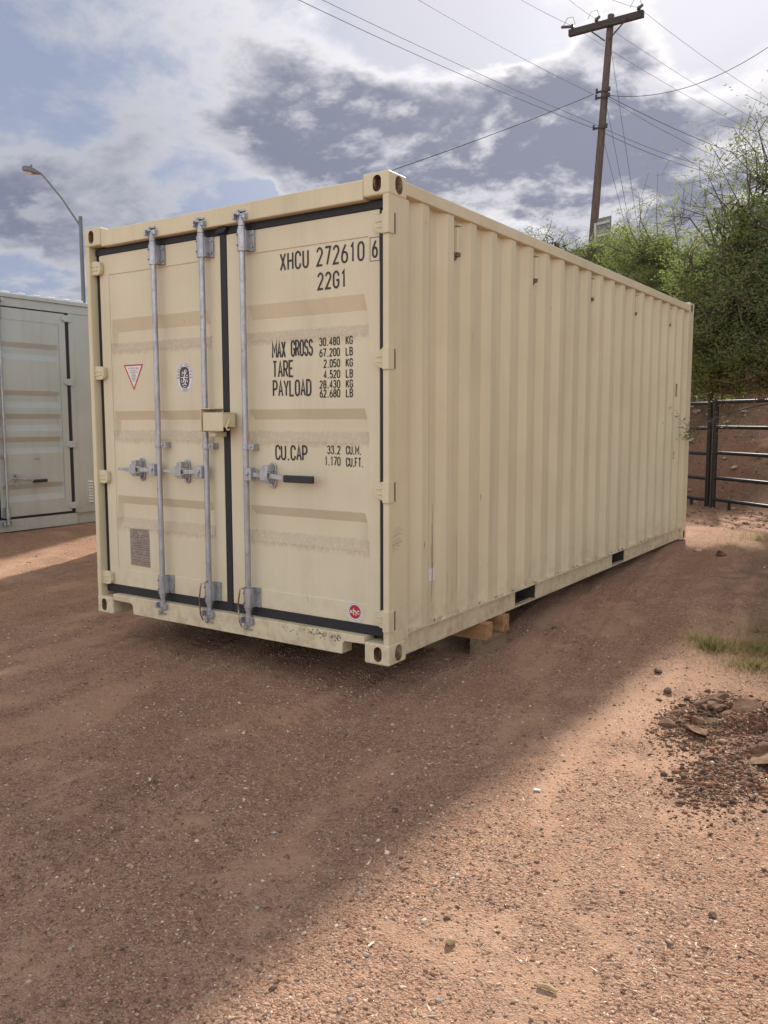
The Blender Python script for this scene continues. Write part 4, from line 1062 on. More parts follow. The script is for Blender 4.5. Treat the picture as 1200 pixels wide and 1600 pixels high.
for s in (-1, 1):
    MB().path([(-7.05 + s * 0.07, 22.58, AZ - 0.52), (-7.05 + s * 0.62, 22.585, AZ - 0.04)], 0.022, 6).build('arm_brace', M['arm_wood'], up)
ins = [(-8.20, 22.66), (-7.42, 22.66), (-6.12, 22.66)]
for x, y in ins:
    i = MB().path([(x, y, AZ + .098), (x, y, AZ + .12), (x, y, AZ + .14), (x, y, AZ + .17), (x, y, AZ + .19), (x, y, AZ + .22), (x, y, AZ + .25)], [.02, .02, .055, .06, .035, .05, .03], 10)
    i.build('insulator', M['porcelain'], up, smooth=True)
    MB().path([(x - .25 if x < -7.5 else x + .18, y - .25, AZ + .13), (x, y - .05, AZ + .16)], .045, 8).build('strain_insulator', M['porcelain'], up, smooth=True)
    MB().path([(x - .2, y - .2, AZ + .18), (x - .12, y - .1, AZ + .42), (x + .02, y, AZ + .46), (x + .1, y, AZ + .22)], .008, 5).build('jumper', M['wire'], up)
for z in (11.30, 11.12, 10.2):
    f = (z - base.z) / (top.z - base.z); c = base + (top - base) * f
    MB().box(c.x - .19, c.x + .19, c.y - .13, c.y - .10, z - .03, z + .03).path([(c.x - .2, c.y - .16, z - .05), (c.x - .2, c.y - .16, z + .09)], .035, 8).path([(c.x + .2, c.y - .16, z - .05), (c.x + .2, c.y - .16, z + .07)], .035, 8).build('bracket', M['arm_wood'], up)

sb = thing('sign_board', 'grey metal sign seen from behind, strapped to the utility pole', 'sign', (-6.95, 21.6, 6.0))
f0 = (6.9 - base.z) / (top.z - base.z); c = base + (top - base) * f0
ang = R(-20); ux, uy = math.cos(ang), math.sin(ang)
def sgn(u, w, z): return (c.x + .16 + u * ux - w * uy, c.y - .10 + u * uy + w * ux, z)
def sbox(u0, u1, w0, w1, z0, z1): return MB().add([sgn(u, w, z) for z in (z0, z1) for u, w in ((u0, w0), (u1, w0), (u1, w1), (u0, w1))], [(0, 3, 2, 1), (4, 5, 6, 7), (0, 1, 5, 4), (1, 2, 6, 5), (2, 3, 7, 6), (3, 0, 4, 7)])
sbox(0, .52, 0, .02, 6.10, 7.42).build('panel', M['sign_metal'], sb)
for z in (6.42, 6.86, 7.22): sbox(.02, .50, -.04, -.001, z, z + .075).build('channel', M['sign_strip'], sb)
sbox(-.10, -.005, -.03, .03, 6.0, 7.30).build('edge_rail', M['sign_strip'], sb)
for z in (6.5, 7.0): sbox(-.26, -.105, -.02, .02, z, z + .05).build('strap', M['arm_wood'], sb)

def ray_at(px, py, z):
    """a point of the photograph's sight line at height z, used once to read off where the cables hang"""
    yaw, pit = R(33.9136), R(6.1204)
    f = Vector((-math.sin(yaw) * math.cos(pit), math.cos(yaw) * math.cos(pit), -math.sin(pit))); rt = Vector((math.cos(yaw), math.sin(yaw), 0)); u = rt.cross(f)
    d = f + rt * ((px - 600) / 1325.58) - u * ((py - 800) / 1325.58)
    return CAM + d * ((z - CAM.z) / d.z)
def wire(label, pts, r, sag=0.0, group='overhead wires', n=14):
    a = [Vector(p) for p in pts]
    out = []
    for p, q in zip(a, a[1:]):
        for i in range(n):
            f = i / n; v = p.lerp(q, f); v.z -= 4 * sag * f * (1 - f); out.append(v)
    out.append(a[-1])
    r = max(r * 0.72, 0.0055)
    o = MB().path([v - out[0] for v in out], r, 5).build('overhead_wire', M['wire'], None, out[0])
    tag(o, label, 'wire', group)
def ext(p, q, k): return q + (q - p) * k
zt = AZ + .2
P1 = Vector((-7.19, 22.30, 10.16))
a = ray_at(468, 0, 10.5); wire('thick black cable crossing the sky from top centre to the pole', [ext(P1, a, .5), a, P1], 0.0105, 0.10)
a = ray_at(1120, 273, 9.9); wire('thick black cable leaving the pole low towards the right trees', [P1 + Vector((.1, .1, -.05)), a, ext(P1, a, 1.0)], 0.0105, 0.12)
P1b = Vector((-7.2, 22.36, 10.30))
a = ray_at(505, 0, 10.7); wire('thin wire just above the thick cable, left of the pole', [ext(P1b, a, .5), a, P1b], 0.009, 0.06)
a = ray_at(1110, 262, 10.2); wire('thin wire just above the low thick cable, right of the pole', [P1b, a, ext(P1b, a, 1.0)], 0.009, 0.10)
P2 = Vector((-7.36, 22.40, 11.25))
a = ray_at(655, 0, 11.4); wire('thin wire from the top edge down to the pole middle', [ext(P2, a, .5), a, P2], 0.009, 0.06)
a = ray_at(622, 263, 7.0); wire('service line rising from behind the container roof to the pole', [ext(P2, a, .6), a, P2], 0.012, 0.05)
P3 = Vector((-6.97, 22.42, 11.15))
a = ray_at(1200, 75, 11.6); wire('cable sweeping up from the pole middle to the right edge', [P3, a, ext(P3, a, .5)], 0.013, 0.45)
a = ray_at(1165, 246, 10.9); wire('upper of two wires falling right from the pole middle', [P3, a, ext(P3, a, 1.0)], 0.013, 0.10)
a = ray_at(1150, 258, 10.8); wire('lower of two wires falling right from the pole middle', [P3 + Vector((.0, .05, -.05)), a, ext(P3, a, 1.0)], 0.009, 0.12)
for (x, y), (lx, ly), (rx, ry), nm in zip(ins, ((815, 0), (890, 0), (957, 0)), ((1172, 203), (1190, 192), (1197, 153)), ('left end', 'middle', 'right end')):
    A = Vector((x, y, AZ + .2))
    l = ray_at(lx, ly, AZ + .25); wire('fine wire from the top edge to the %s of the crossarm' % nm, [ext(A, l, 1.2), l, A], 0.007, 0.02)
    r = ray_at(rx, ry, AZ - .2); wire('fine wire from the %s of the crossarm to the right' % nm, [A, r, ext(A, r, .8)], 0.007, 0.10)
def pole_at(z): f = (z - base.z) / (top.z - base.z); return base + (top - base) * f
for z, (gx, gy), nm in ((12.7, (995, 345), 'highest, rightmost'), (11.0, (984, 352), 'middle'), (9.9, (976, 348), 'lowest, leftmost')):
    A = pole_at(z) + Vector((.08, -.08, 0)); g = ray_at(gx, gy, 7.2)
    g = CAM + (g - CAM) * (27.0 / ((g - CAM).length)); wire('steel guy wire down the right of the pole, %s of three' % nm, [A, g, ext(A, g, 1.0)], 0.009, 0.0, 'guy wires')

def lampat(px, py, dep):
    yaw, pit = R(33.9136), R(6.1204)
    f = Vector((-math.sin(yaw) * math.cos(pit), math.cos(yaw) * math.cos(pit), -math.sin(pit))); rt = Vector((math.cos(yaw), math.sin(yaw), 0)); u = rt.cross(f)
    return CAM + (f + rt * ((px - 600) / 1325.58) - u * ((py - 800) / 1325.58)) * dep
lt = lampat(126.5, 350, 28); lb_ = Vector((lt.x, lt.y, 0.0))
lamp = thing('street_lamp', 'grey street lamp with a long slanted arm behind the grey container', 'street lamp', lb_)
MB().path([lb_, lt + Vector((0, 0, .25))], [0.085, 0.062], 12).build('pole', M['lamp_grey'], lamp, smooth=True)
a0, a1, a2, a3 = lampat(126.5, 353, 28), lampat(98, 310, 28), lampat(66, 272, 28), lampat(60, 269.5, 28)
MB().path([a0, a1, lampat(74, 281, 28), a2, a3], [.045, .04, .036, .034, .034], 8).build('arm', M['lamp_grey'], lamp, smooth=True)
h0, h1 = lampat(64, 271, 28), lampat(35, 261.5, 28); dh = (h1 - h0)
hd = MB().path([h0 + dh * f for f in (0, .12, .35, .7, .92, 1)], [.05, .075, .115, .125, .09, .03], 12)
hd.v = [(x, y, z if z > (h0 + dh * .5).z - .08 else z + .02) for x, y, z in hd.v]
hd.build('lamp_head', M['lamp_grey'], lamp, smooth=True)
pc = h0 + dh * .5; MB().path([pc + Vector((0, 0, .10)), pc + Vector((0, 0, .19))], .04, 8).build('photocell', M['lamp_grey'], lamp)
ln = MB().path([h0 + dh * f + Vector((0, 0, -.065)) for f in (.38, .5, .75, .9)], [.05, .085, .085, .04], 10); ln.build('lens', M['lamp_glass'], lamp, smooth=True)

# ------------------------------------------------------------------ trees
def quads(name, C, A, B, mat, tint):
    """leaf blades: centre, half-length vector, half-width vector; folded diamond"""
    n = len(C)
    V = np.stack([C - A, C + B - A * 0.1, C + A, C - B - A * 0.1], 1).reshape(-1, 3)
    F = np.arange(n * 4).reshape(n, 4)
    me = np_mesh(name, V, F, mat)
    at = me.attributes.new('tint', 'FLOAT', 'POINT'); at.data.foreach_set('value', np.repeat(tint, 4).astype(np.float32))
    return me
def rvec(g, n):
    v = g.normal(size=(n, 3)); return v / np.linalg.norm(v, axis=1)[:, None]
def tree(name, label, base, trunk_top, ells, seed, mat, per=26, leaf=(0.033, 0.0115), sprigs=(), low=(), group='trees on the bank'):
    g = np.random.default_rng(seed); base = Vector(base); tt = Vector(trunk_top)
    root = thing(name, label, 'tree', base, group)
    wood = MB(); twig = MB(); nodes = []
    mid = (base + tt) / 2 + Vector((g.uniform(-.15, .15), g.uniform(-.15, .15), 0))
    wood.path([base - Vector((0, 0, .3)), mid, tt], [.14, .115, .10], 9)
    nodes += [mid, tt]
    LC, LA, LB, LT = [], [], [], []
    def leaves(p, d, n, spread, tb):
        k = g.random(n)[:, None]
        c = np.array(p) + np.array(d) * (k - .35) + g.normal(size=(n, 3)) * spread * np.array([1, 1, .7])
        a = rvec(g, n); a[:, 2] *= .6; a /= np.linalg.norm(a, axis=1)[:, None]
        b = np.cross(a, rvec(g, n)); b /= np.linalg.norm(b, axis=1)[:, None] + 1e-9
        s = g.uniform(.6, 1.25, n)[:, None]
        LC.append(c); LA.append(a * leaf[0] * s); LB.append(b * leaf[1] * s); LT.append(np.clip(tb + g.normal(size=n) * .22, 0, 1))
    for (cx, cy, cz), (rx, ry, rz), nc in ells:
        cen = Vector((cx, cy, cz))
        st = min(nodes, key=lambda q: (q - cen).length)
        st = tt if (tt - cen).length < 2.2 * (st - cen).length else st
        m1 = st.lerp(cen, .5) + Vector(g.normal(size=3) * .22) + Vector((0, 0, -.1))
        pts = [st, st.lerp(m1, .5) + Vector(g.normal(size=3) * .06), m1, m1.lerp(cen, .6) + Vector(g.normal(size=3) * .08), cen]
        wood.path(pts, [.085, .07, .056, .042, .026], 7); loc = pts[1:]
        for j in range(7):                                    # secondary limbs through the crown
            d = Vector(rvec(g, 1)[0]); d.z = abs(d.z) * .7
            e = cen + Vector((d.x * rx * .75, d.y * ry * .75, d.z * rz * .85))
            s0 = loc[int(g.integers(1, 4))]; mm = s0.lerp(e, .5) + Vector(g.normal(size=3) * .13)
            wood.path([s0, mm, e], [.032, .022, .010], 5); nodes += [mm, e]; loc += [mm, e, s0.lerp(mm, .5), mm.lerp(e, .5)]
        la = np.array([list(q) for q in loc])
        for i in range(int(nc * .78)):
            d = rvec(g, 1)[0]; rr = g.random() ** .45
            p = np.array([cx + d[0] * rx * rr, cy + d[1] * ry * rr, cz + d[2] * rz * rr])
            rag = 1 + .25 * (g.random() - .4); p = np.array([cx, cy, cz]) + (p - np.array([cx, cy, cz])) * rag
            q = la[np.argmin(((la - p) ** 2).sum(1))]
            dv = p - q; L = np.linalg.norm(dv)
            mm = (p + q) / 2 + g.normal(size=3) * .06 * (1 + L)
            twig.path([tuple(q), tuple(mm), tuple(p)], [.011, .008, .004], 3, cap=False)
            tb = .25 + .45 * max(0, d[2]) * rr + .15 * g.random()
            leaves(p, (p - mm) * .9, int(per * 2.1 * g.uniform(.35, 1.6)), .095 * (leaf[0] / .033), tb)
    for (sx, sy, sz), (ex, ey, ez), n in sprigs:              # long bare shoots with few leaves
        s0, e0 = np.array([sx, sy, sz]), np.array([ex, ey, ez])
        m0 = (s0 + e0) / 2 + g.normal(size=3) * .10
        twig.path([tuple(s0), tuple(m0), tuple(e0)], [.011, .008, .003], 4, cap=False)
        for k in range(n):
            f = g.random(); p = s0 + (e0 - s0) * f + g.normal(size=3) * .05
            q = p + g.normal(size=3) * np.array([.16, .16, .14]) + np.array([0, 0, .08])
            twig.path([tuple(p), tuple(q)], [.004, .002], 3, cap=False)
            leaves(q, (q - p), int(g.integers(5, 12)), .05, .4 + .3 * g.random())
    for pts, rads, n in low:                                  # a drooping limb reaching towards the yard
        wood.path(pts, rads, 6); a = [Vector(p) for p in pts]
        for k in range(n):
            f = g.uniform(.45, 1.0) * (len(a) - 1); i = min(int(f), len(a) - 2); p = np.array(a[i].lerp(a[i + 1], f - i))
            q = p + g.normal(size=3) * np.array([.14, .12, .09]); twig.path([tuple(p), tuple(q)], [.004, .002], 3, cap=False)
            leaves(q, (q - p), 16, .05, .05 + .25 * g.random())
    wood.build('trunk', M['bark'], root, smooth=True)
    twig.build('twigs', M['bark'], root)
    C, A, B, T = np.concatenate(LC), np.concatenate(LA), np.concatenate(LB), np.concatenate(LT)
    link('crown', quads('crown', C, A, B, mat, T), root)
    return root
T = lampat
def gtop(p, dz=0): return (p[0], p[1], gz1(p[0], p[1]) + dz)
def V3(px, py, d): q = T(px, py, d); return (q.x, q.y, q.z)
K = 0.70
def VK(px, py, d): return V3(px, py, d * K)
def RK_(*r): return tuple(v * K for v in r)
b = gtop(T(1262, 600, 12.3))
tree('mesquite_tree', 'large feathery green tree filling the right edge above the fence', b, (b[0] - .15, b[1] - .1, b[2] + 1.0),
     [(VK(1195, 505, 15.0), RK_(1.10, 1.2, .90), 330), (VK(1130, 430, 15.4), RK_(.95, 1.1, .70), 270), (VK(1195, 400, 15.2), RK_(1.0, 1.1, .75), 260), (VK(1255, 450, 15.0), RK_(1.1, 1.1, 1.2), 240),
      (VK(1225, 300, 15.2), RK_(.75, .8, .75), 110), (VK(1130, 545, 15.2), RK_(.9, .9, .55), 220), (VK(1265, 340, 15.3), RK_(.9, .9, .9), 120), (VK(1185, 580, 14.8), RK_(1.0, .8, .40), 170), (VK(1160, 350, 15.0), RK_(.55, .8, .45), 80), (VK(1105, 500, 15.6), RK_(.75, .9, .8), 230), (VK(1150, 480, 14.6), RK_(.9, .8, .8), 220), (VK(1110, 590, 15.4), RK_(.8, .7, .35), 150), (VK(1195, 560, 14.4), RK_(.9, .7, .5), 200)], 21, M['leaf'], per=24, leaf=(0.024, 0.0080),
     sprigs=[(VK(p_, q_, 15), VK(r_2, s_, 15), n_) for p_, q_, r_2, s_, n_ in ((1150, 340, 1105, 272, 26), (1170, 320, 1140, 235, 28), (1195, 290, 1180, 180, 30), (1130, 370, 1080, 310, 22), (1110, 385, 1045, 338, 20), (1205, 270, 1215, 160, 26), (1160, 345, 1120, 250, 24), (1120, 390, 1062, 325, 18), (1185, 290, 1155, 205, 24), (1145, 360, 1090, 290, 18), (1180, 320, 1165, 225, 22))],
     low=[([V3(1262, 560, 12.2), V3(1215, 628, 11.6), V3(1160, 640, 10.8), V3(1118, 654, 9.8), V3(1096, 664, 9.25), V3(1072, 676, 8.95)], [.018, .013, .010, .007, .005, .002], 15)])
b = gtop(T(1060, 600, 17.5))
tree('mesquite_tree', 'green tree with yellowish tips behind the rear end of the container', b, (b[0], b[1], b[2] + 1.0),
     [(V3(1050, 430, 17.2), (1.0, 1.1, .75), 260), (V3(1000, 400, 17.6), (.80, .9, .50), 170), (V3(1075, 520, 16.8), (1.0, 1.0, .9), 300), (V3(1040, 480, 17.2), (.9, .9, .8), 190), (V3(1120, 480, 17.5), (1.1, 1.0, 1.0), 230), (V3(1100, 590, 16.2), (.85, .8, .45), 150)], 33, M['leaf'], per=26,
     sprigs=[(V3(1030, 400, 17), V3(1028, 270, 17), 16), (V3(1000, 390, 17), V3(975, 325, 17), 16), (V3(1045, 390, 17), V3(1072, 305, 17), 20), (V3(1010, 390, 17.3), V3(1005, 310, 17.2), 18), (V3(1060, 390, 17), V3(1050, 322, 17), 18), (V3(985, 395, 17.3), V3(960, 345, 17.2), 12), (V3(1025, 390, 17), V3(998, 300, 17), 12)])
b = gtop(T(965, 600, 21))
tree('mesquite_tree', 'low green tree crown just right of the utility pole foot', b, (b[0], b[1], b[2] + 2.2),
     [(V3(960, 402, 20.5), (.85, .9, .62), 190), (V3(925, 408, 21), (.55, .7, .42), 80), (V3(1010, 420, 20.5), (.9, .9, .70), 170)], 45, M['leaf'], per=22,
     sprigs=[(V3(960, 390, 20.5), V3(945, 350, 20.5), 10), (V3(980, 380, 20.5), V3(985, 340, 20.5), 12), (V3(940, 395, 20.5), V3(950, 372, 20.5), 10)])
b = gtop(T(845, 600, 24))
tree('mesquite_tree', 'sparse grey green treetop peeking over the container roof, left of the pole', b, (b[0], b[1], b[2] + 2.5),
     [(V3(845, 385, 23.5), (.70, .8, .50), 70), (V3(890, 398, 23.5), (.60, .7, .40), 60)], 57, M['leaf_dark'], per=12,
     sprigs=[(V3(850, 375, 23.5), V3(862, 345, 23.5), 12), (V3(840, 375, 23.5), V3(830, 350, 23.5), 10), (V3(870, 385, 23.5), V3(882, 362, 23.5), 8)])
b = gtop(T(1150, 610, 19.5))
tree('mesquite_tree', 'dark green tree standing deepest behind the fence', b, (b[0], b[1], b[2] + .8),
     [(V3(1120, 560, 19), (1.5, 1.0, 1.0), 260), (V3(1200, 540, 19), (1.5, 1.0, 1.3), 260), (V3(1160, 470, 19.5), (1.5, 1.0, 1.1), 220), (V3(1090, 470, 20), (1.2, 1.0, .9), 170)], 63, M['leaf_dark'], per=26, leaf=(.040, .014))

# low weeds and dry shoots on the bank and by the fence foot
def tuft(name, label, pos, n, h, spread, seed, lean=.25, group=None, mat='grass', tb=.5, w=.0035):
    g = np.random.default_rng(seed); V = []; Tn = []
    RR = spread * np.abs(g.normal(size=n)) * .6; AA = g.random(n) * 6.283
    XX, YY = pos[0] + RR * np.cos(AA), pos[1] + RR * np.sin(AA) * .8; ZZ = gz(XX, YY) - .005
    for i in range(n):
        r, x, y, z = RR[i], XX[i], YY[i], ZZ[i]
        hh = h * g.uniform(.4, 1.1) * (1 - .4 * min(r / (spread * 1.5), 1)); d = g.normal(size=2) * lean * hh; ww = w * g.uniform(.7, 1.3); a2 = g.random() * 3.14
        wx, wy = math.cos(a2) * ww, math.sin(a2) * ww
        V += [(x - wx, y - wy, z), (x + wx, y + wy, z), (x + wx * .7 + d[0] * .4, y + wy * .7 + d[1] * .4, z + hh * .6), (x - wx * .7 + d[0] * .4, y - wy * .7 + d[1] * .4, z + hh * .6),
              (x + d[0], y + d[1], z + hh)]
        Tn += [np.clip(tb + g.normal() * .22, 0, 1)] * 5
    me = bpy.data.meshes.new(name)
    F = []
    for i in range(n): k = 5 * i; F += [(k, k + 1, k + 2, k + 3), (k + 3, k + 2, k + 4)]
    me.from_pydata(V, [], F); me.materials.append(M[mat])
    at = me.attributes.new('tint', 'FLOAT', 'POINT'); at.data.foreach_set('value', np.array(Tn, np.float32))
    o = link(name, me); o['kind'] = 'stuff'; tag(o, label, 'grass', group); return o
tuft('grass_tuft', 'green grass tuft at the left of the grassy patch', (1.20, 2.05), 420, .12, .20, 1, lean=.5, tb=.10, w=.0022, group='grass tufts')
tuft('grass_tuft', 'pale straw coloured grass tuft right of the green tuft', (1.46, 2.12), 900, .10, .34, 2, lean=.6, tb=.58, w=.0020, group='grass tufts')
tuft('grass_tuft', 'short yellow green grass tuft just above the soil heap', (1.52, 1.75), 700, .07, .30, 3, lean=.6, tb=.38, w=.0020, group='grass tufts')
tuft('grass_tuft', 'tall dry grass tuft cut by the right edge', (1.76, 2.22), 700, .14, .30, 4, lean=.5, tb=.64, w=.0020, group='grass tufts')
tuft('grass_tuft', 'wispy dry weed at the left end of the grassy patch', (1.05, 2.22), 110, .11, .18, 5, lean=.8, tb=.8, w=.0015, group='grass tufts')
tuft('grass_tuft', 'thin scattered dry stalks behind the grassy patch', (1.40, 2.60), 420, .08, .45, 9, lean=.7, tb=.70, w=.0016, group='grass tufts')
q = ray_at(1185, 838, .05); tuft('weed_clump', 'larger dry weed clump on the dirt below the fence at the right edge', (q.x, q.y), 240, .12, .34, 6, lean=.7, tb=.45, w=.002)
q = ray_at(1140, 850, .02); tuft('weed_clump', 'thin low weeds between the fence foot and the drive', (q.x, q.y), 160, .07, .40, 8, lean=.8, tb=.6, w=.002)
gs = np.random.default_rng(77)
WV = []; WT = []
for i in range(900):                                         # dry litter and seedlings over the bank
    s = gs.uniform(-3, 5); d = gs.uniform(.1, 4.5); x, y = FP + FD * s + FN * d
    z = float(gz(x, y, False)); hh = gs.uniform(.03, .22); dd = gs.normal(size=2) * hh * .7; ww = .004
    WV += [(x - ww, y, z - .01), (x + ww, y, z - .01), (x + dd[0], y + dd[1], z + hh)]; WT += [gs.uniform(.2, 1)] * 3
me = bpy.data.meshes.new('bank_litter'); me.from_pydata(WV, [], [(3 * i, 3 * i + 1, 3 * i + 2) for i in range(900)]); me.materials.append(M['grass'])
at = me.attributes.new('tint', 'FLOAT', 'POINT'); at.data.foreach_set('value', np.array(WT, np.float32))
o = link('bank_litter', me); o['kind'] = 'stuff'; tag(o, 'dry stalks scattered over the brown bank', 'dry grass')

# ------------------------------------------------------------------ stones and clods
def rock_mesh(seed, mat, flat=.6, sharp=.28):
    g = np.random.default_rng(seed); bm = bmesh.new(); bmesh.ops.create_icosphere(bm, subdivisions=2, radius=1.0)
    dirs = rvec(g, 9); cut = g.uniform(.45, .85, 9)
    for v in bm.verts:
        p = np.array(v.co)
        for d, c_ in zip(dirs, cut):
            k = p @ d
            if k > c_: p = p - d * (k - c_)
        p = p * (1 + g.normal() * .04); p[2] *= flat
        v.co = p
    me = bpy.data.meshes.new('rock'); bm.to_mesh(me); bm.free(); me.materials.append(mat); return me
def stone(name, label, cat, x, y, s, me, sink=.25, rz=None, tilt=(0, 0), group=None, sc_=(1, 1, 1)):
    z = gz1(x, y) + s * .6 * (1 - 2 * sink)
    o = link(name, me, None, (x, y, z)); o.scale = (s * sc_[0], s * sc_[1], s * sc_[2]); o.rotation_euler = (tilt[0], tilt[1], rz if rz is not None else random.uniform(0, 6))
    tag(o, label, cat, group); return o
RK = [rock_mesh(100 + i, M['clod']) for i in range(6)]; RKP = [rock_mesh(120 + i, M['clod_pale'], .45) for i in range(3)]
gc = random.Random(14)
for i in range(30):
    x, y = gc.gauss(1.48, .085), gc.gauss(.70, .17)
    if i > 22: x, y = gc.gauss(1.95, .10), gc.choice((1.02, .30)) + gc.gauss(0, .05)
    s = gc.uniform(.020, .060)
    stone('soil_clod', 'dark broken soil clod in the dug up heap at the right', 'clod', x, y, s, RK[i % 6], .36, tilt=(gc.uniform(-.5, .5), gc.uniform(-.5, .5)), group='clods of the dug heap', sc_=(gc.uniform(.8, 1.6), gc.uniform(.7, 1.2), gc.uniform(.6, 1.1)))
stone('crust_slab', 'largest pale crust slab leaning on the soil heap', 'clod', 1.66, .74, .085, RKP[0], .05, 0.7, (.5, -.45), sc_=(1.1, .9, .5))
stone('crust_slab', 'flat pale crust slab low on the heap, left of the red soil', 'clod', 1.52, .42, .075, RKP[1], .2, 2.2, (.25, .1), sc_=(1.2, .8, .5))
stone('crust_slab', 'pale crust slab at the back of the red soil by the grass', 'clod', 1.80, 1.16, .080, RKP[2], .2, 1.2, (.2, .2), sc_=(1.3, .8, .5))
stone('crust_slab', 'pale crust slab at the front of the red soil by the right edge', 'clod', 1.86, .24, .080, RKP[0], .2, 3.0, (-.2, .2), sc_=(1.4, .8, .45))
stone('crust_slab', 'narrow brown crust slab at the upper left rim of the heap', 'clod', 1.48, .90, .07, RK[3], .15, .4, (.2, -.3), sc_=(1.5, .6, .5))
stone('loose_stone', 'ochre pebble standing alone in the sunlit foreground', 'stone', 1.336, -1.689, .0165, rock_mesh(7, M['stone_ochre'], .95), .1)
stone('loose_stone', 'brown stone lying in the shade of the foreground', 'stone', .742, -1.069, .018, rock_mesh(8, M['stone_dark']), .15)
stone('loose_stone', 'dark stone farthest from the heap, at the shade edge', 'stone', 1.046, 1.375, .030, rock_mesh(9, M['stone_dark']), .15)
stone('loose_stone', 'dark stone on sunlit dirt just left of the heap', 'stone', 1.204, 1.04, .032, rock_mesh(10, M['stone_dark']), .15)
stone('loose_stone', 'reddish stone near the right edge of the foreground', 'stone', 1.93, -1.10, .014, rock_mesh(12, M['stone_dark']), .15)
o = MB().box(-.014, .014, -.006, .006, -.003, .004).build('paper_scrap', M['white_bit'], None, (1.119, -.58, gz1(1.119, -.58) + .005), bevel=.002); o.rotation_euler = (.1, .1, .5)
tag(o, 'tiny white scrap lying on sunlit dirt', 'scrap')
o = MB().path([(0, 0, .008), (.03, .006, .009), (.055, .004, .007)], [.006, .007, .004], 6).build('wood_chip', M['stone_ochre'], None, (1.62, -1.72, gz1(1.62, -1.72))); tag(o, 'pale curled wood chip on gravel in the foreground', 'wood chip')
RB = [rock_mesh(140 + i, M['stone_pale'], .7) for i in range(4)]
bs = random.Random(31)
k = 0
for px, py, dep, s in ((1088, 646, 14.6, .12), (1104, 640, 15, .10), (1087, 655, 14.3, .06), (1094, 632, 15.3, .10), (1108, 652, 14.8, .08), (1080, 640, 15, .09), (1147, 740, 13.0, .085), (1132, 723, 13.2, .06), (1163, 646, 14.8, .07), (1160, 757, 12.8, .05), (1185, 720, 13, .06), (1098, 622, 15.6, .13), (1138, 600, 16, .09), (1113, 612, 15.8, .10), (1083, 618, 15.6, .09), (1127, 655, 14.6, .06)):
    # walk along the sight line to the bank
    q = T(px, py, dep)
    for st in range(60):
        dd = 10.5 + st * .12; v = T(px, py, dd)
        if v.z < float(gz(v.x, v.y, False)): q = v; break
    stone('bank_stone', 'pale stone lying on the brown bank behind the fence', 'stone', q.x, q.y, s * .8, RB[k % 4], .2, group='stones on the bank', sc_=(1.3, .9, .8)); k += 1
q = ray_at(1091, 861, -.02); stone('loose_stone', 'pale stone on the drive beside the rear end of the container', 'stone', q.x, q.y, .04, RB[1], .25)
q = ray_at(1125, 868, -.02); stone('loose_stone', 'reddish clod on the drive below the fence', 'stone', q.x, q.y, .07, RK[2], .3)
q = ray_at(865, 972, -.12); stone('loose_stone', 'small dark clod on the drive near the first fork pocket', 'stone', q.x, q.y, .025, RK[1], .25)

# gravel, crumbs and chips: far too many to count
def scatter(name, label, X, Y, S, colors, flat=.55, seed=5, elong=None, lift=.10):
    g = np.random.default_rng(seed); n = len(X)
    base = np.array([(1, 0, 0), (0, 1, 0), (-1, 0, 0), (0, -1, 0), (0, 0, 1), (0, 0, -1)], float)
    V = np.repeat(base[None], n, 0) * g.uniform(.6, 1.25, (n, 6, 1))
    V += g.normal(size=(n, 6, 3)) * .16
    V[:, :, 2] *= flat
    if elong is not None: V[:, :, 0] *= elong[:, None]
    a = g.random(n) * 6.283; ca, sa = np.cos(a)[:, None], np.sin(a)[:, None]; tx = g.normal(size=(n, 1)) * .25
    x, y, z = V[:, :, 0].copy(), V[:, :, 1].copy(), V[:, :, 2].copy()
    z = z + x * tx
    V[:, :, 0] = x * ca - y * sa; V[:, :, 1] = x * sa + y * ca; V[:, :, 2] = z
    V *= S[:, None, None]
    V[:, :, 0] += X[:, None]; V[:, :, 1] += Y[:, None]; V[:, :, 2] += (gz(X, Y) + S * lift)[:, None]
    F = np.array([(0, 1, 4), (1, 2, 4), (2, 3, 4), (3, 0, 4), (1, 0, 5), (2, 1, 5), (3, 2, 5), (0, 3, 5)])
    FF = (F[None] + 6 * np.arange(n)[:, None, None]).reshape(-1, 3)
    me = np_mesh(name, V.reshape(-1, 3), FF, M['chips'])
    cidx = g.choice(len(colors), n, p=np.array([c[1] for c in colors]) / sum(c[1] for c in colors))
    cc = np.array([c[0] for c in colors])[cidx] * g.uniform(.75, 1.3, (n, 1))
    cc = np.concatenate([cc, np.ones((n, 1))], 1)
    at = me.attributes.new('tint', 'FLOAT_COLOR', 'POINT'); at.data.foreach_set('color', np.repeat(cc, 6, 0).ravel().astype(np.float32))
    o = link(name, me); o['kind'] = 'stuff'; tag(o, label, 'gravel'); return o
def sample(n, x0, x1, y0, y1, g, dens=None):
    X = g.uniform(x0, x1, n); Y = g.uniform(y0, y1, n)
    if dens is not None:
        k = g.random(n) < dens(X, Y); X, Y = X[k], Y[k]
    return X, Y
g = np.random.default_rng(90)
def dn(X, Y):
    s, r, d, bnk = masks(X, Y)
    r_ = np.hypot(X - CAM.x, Y - CAM.y)
    return np.clip((1 - 0.6 * s) * (.30 + .7 * fbm(X * 2.1, Y * 2.1, 3)), 0, 1) * np.clip(2.6 / np.maximum(r_, 1.0), 0, 1) ** 1.2
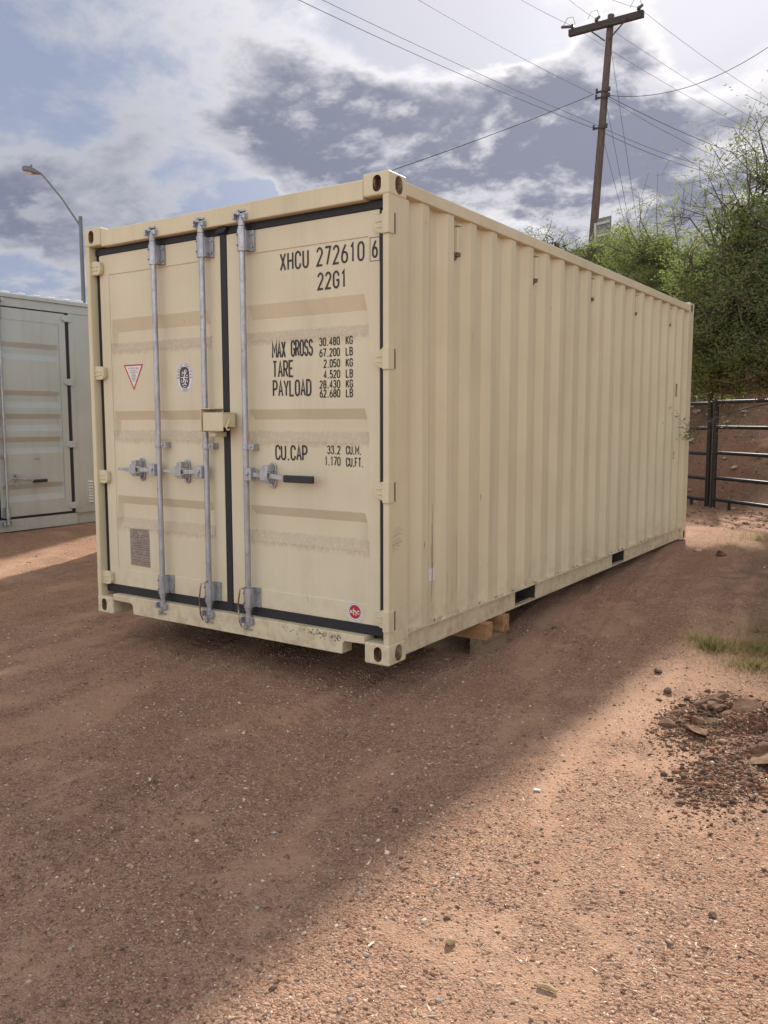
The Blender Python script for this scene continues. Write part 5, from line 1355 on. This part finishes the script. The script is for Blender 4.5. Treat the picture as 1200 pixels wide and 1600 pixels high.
SC = [((.39, .235, .155), 5), ((.29, .168, .110), 4), ((.17, .108, .078), 2.6), ((.45, .32, .225), 3.4), ((.60, .47, .35), 1.5), ((.33, .18, .115), 1.4), ((.34, .29, .24), 1.0)]
X, Y = sample(540000, -3.2, 2.7, -2.8, 3.5, g, dn)
S = np.exp(g.normal(np.log(.0027), .56, len(X))); S = np.clip(S, .0012, .013)
scatter('gravel', 'fine brown gravel strewn over the dirt drive', X, Y, S, SC, seed=1)
X, Y = sample(6500, -7, 3.0, -2.6, 9.5, g)
S = np.clip(np.exp(g.normal(np.log(.0065), .35, len(X))), .004, .018)
scatter('coarse_gravel', 'coarser stones scattered over the dirt drive', X, Y, S, SC, seed=2)
X, Y = sample(7000, -.6, 2.6, -2.6, 1.6, g, lambda a, b: np.clip(.25 + .75 * sst(.6, 1.4, a), 0, 1) * .8)
S = np.clip(np.exp(g.normal(np.log(.0024), .35, len(X))), .001, .006)
scatter('wood_chips', 'pale wood chips and straw bits on the dirt', X, Y, S, [((.52, .41, .28), 3), ((.62, .52, .38), 1.5), ((.38, .27, .17), 3), ((.25, .15, .09), 2)], .35, 3, g.uniform(2, 6.5, len(X)))
X = np.concatenate([g.normal(1.49, .10, 7000), g.normal(1.72, .095, 4200), g.normal(1.86, .17, 4600)]); Y = np.concatenate([g.normal(.64, .20, 7000), g.normal(-.05, .18, 4200), g.normal(.66, .22, 4600)])
S = np.clip(np.exp(g.normal(np.log(.0040), .65, len(X))), .0015, .024)
scatter('soil_crumbs', 'dark crumbs of dug up soil around the heap', X, Y, S, [((.085, .050, .031), 5), ((.13, .075, .047), 4), ((.19, .078, .040), 3.5), ((.27, .175, .115), 1.0), ((.45, .34, .24), .3)], .6, 4)
X, Y = sample(5200, -3.0, 3.5, 7.2, 15.0, g)
S = np.clip(np.exp(g.normal(np.log(.016), .5, len(X))), .006, .06)
scatter('bank_rubble', 'small stones and clods covering the bank', X, Y, S, [((.30, .21, .15), 3), ((.18, .115, .08), 4), ((.45, .38, .31), 1.0), ((.27, .14, .09), 3)], .6, 5)
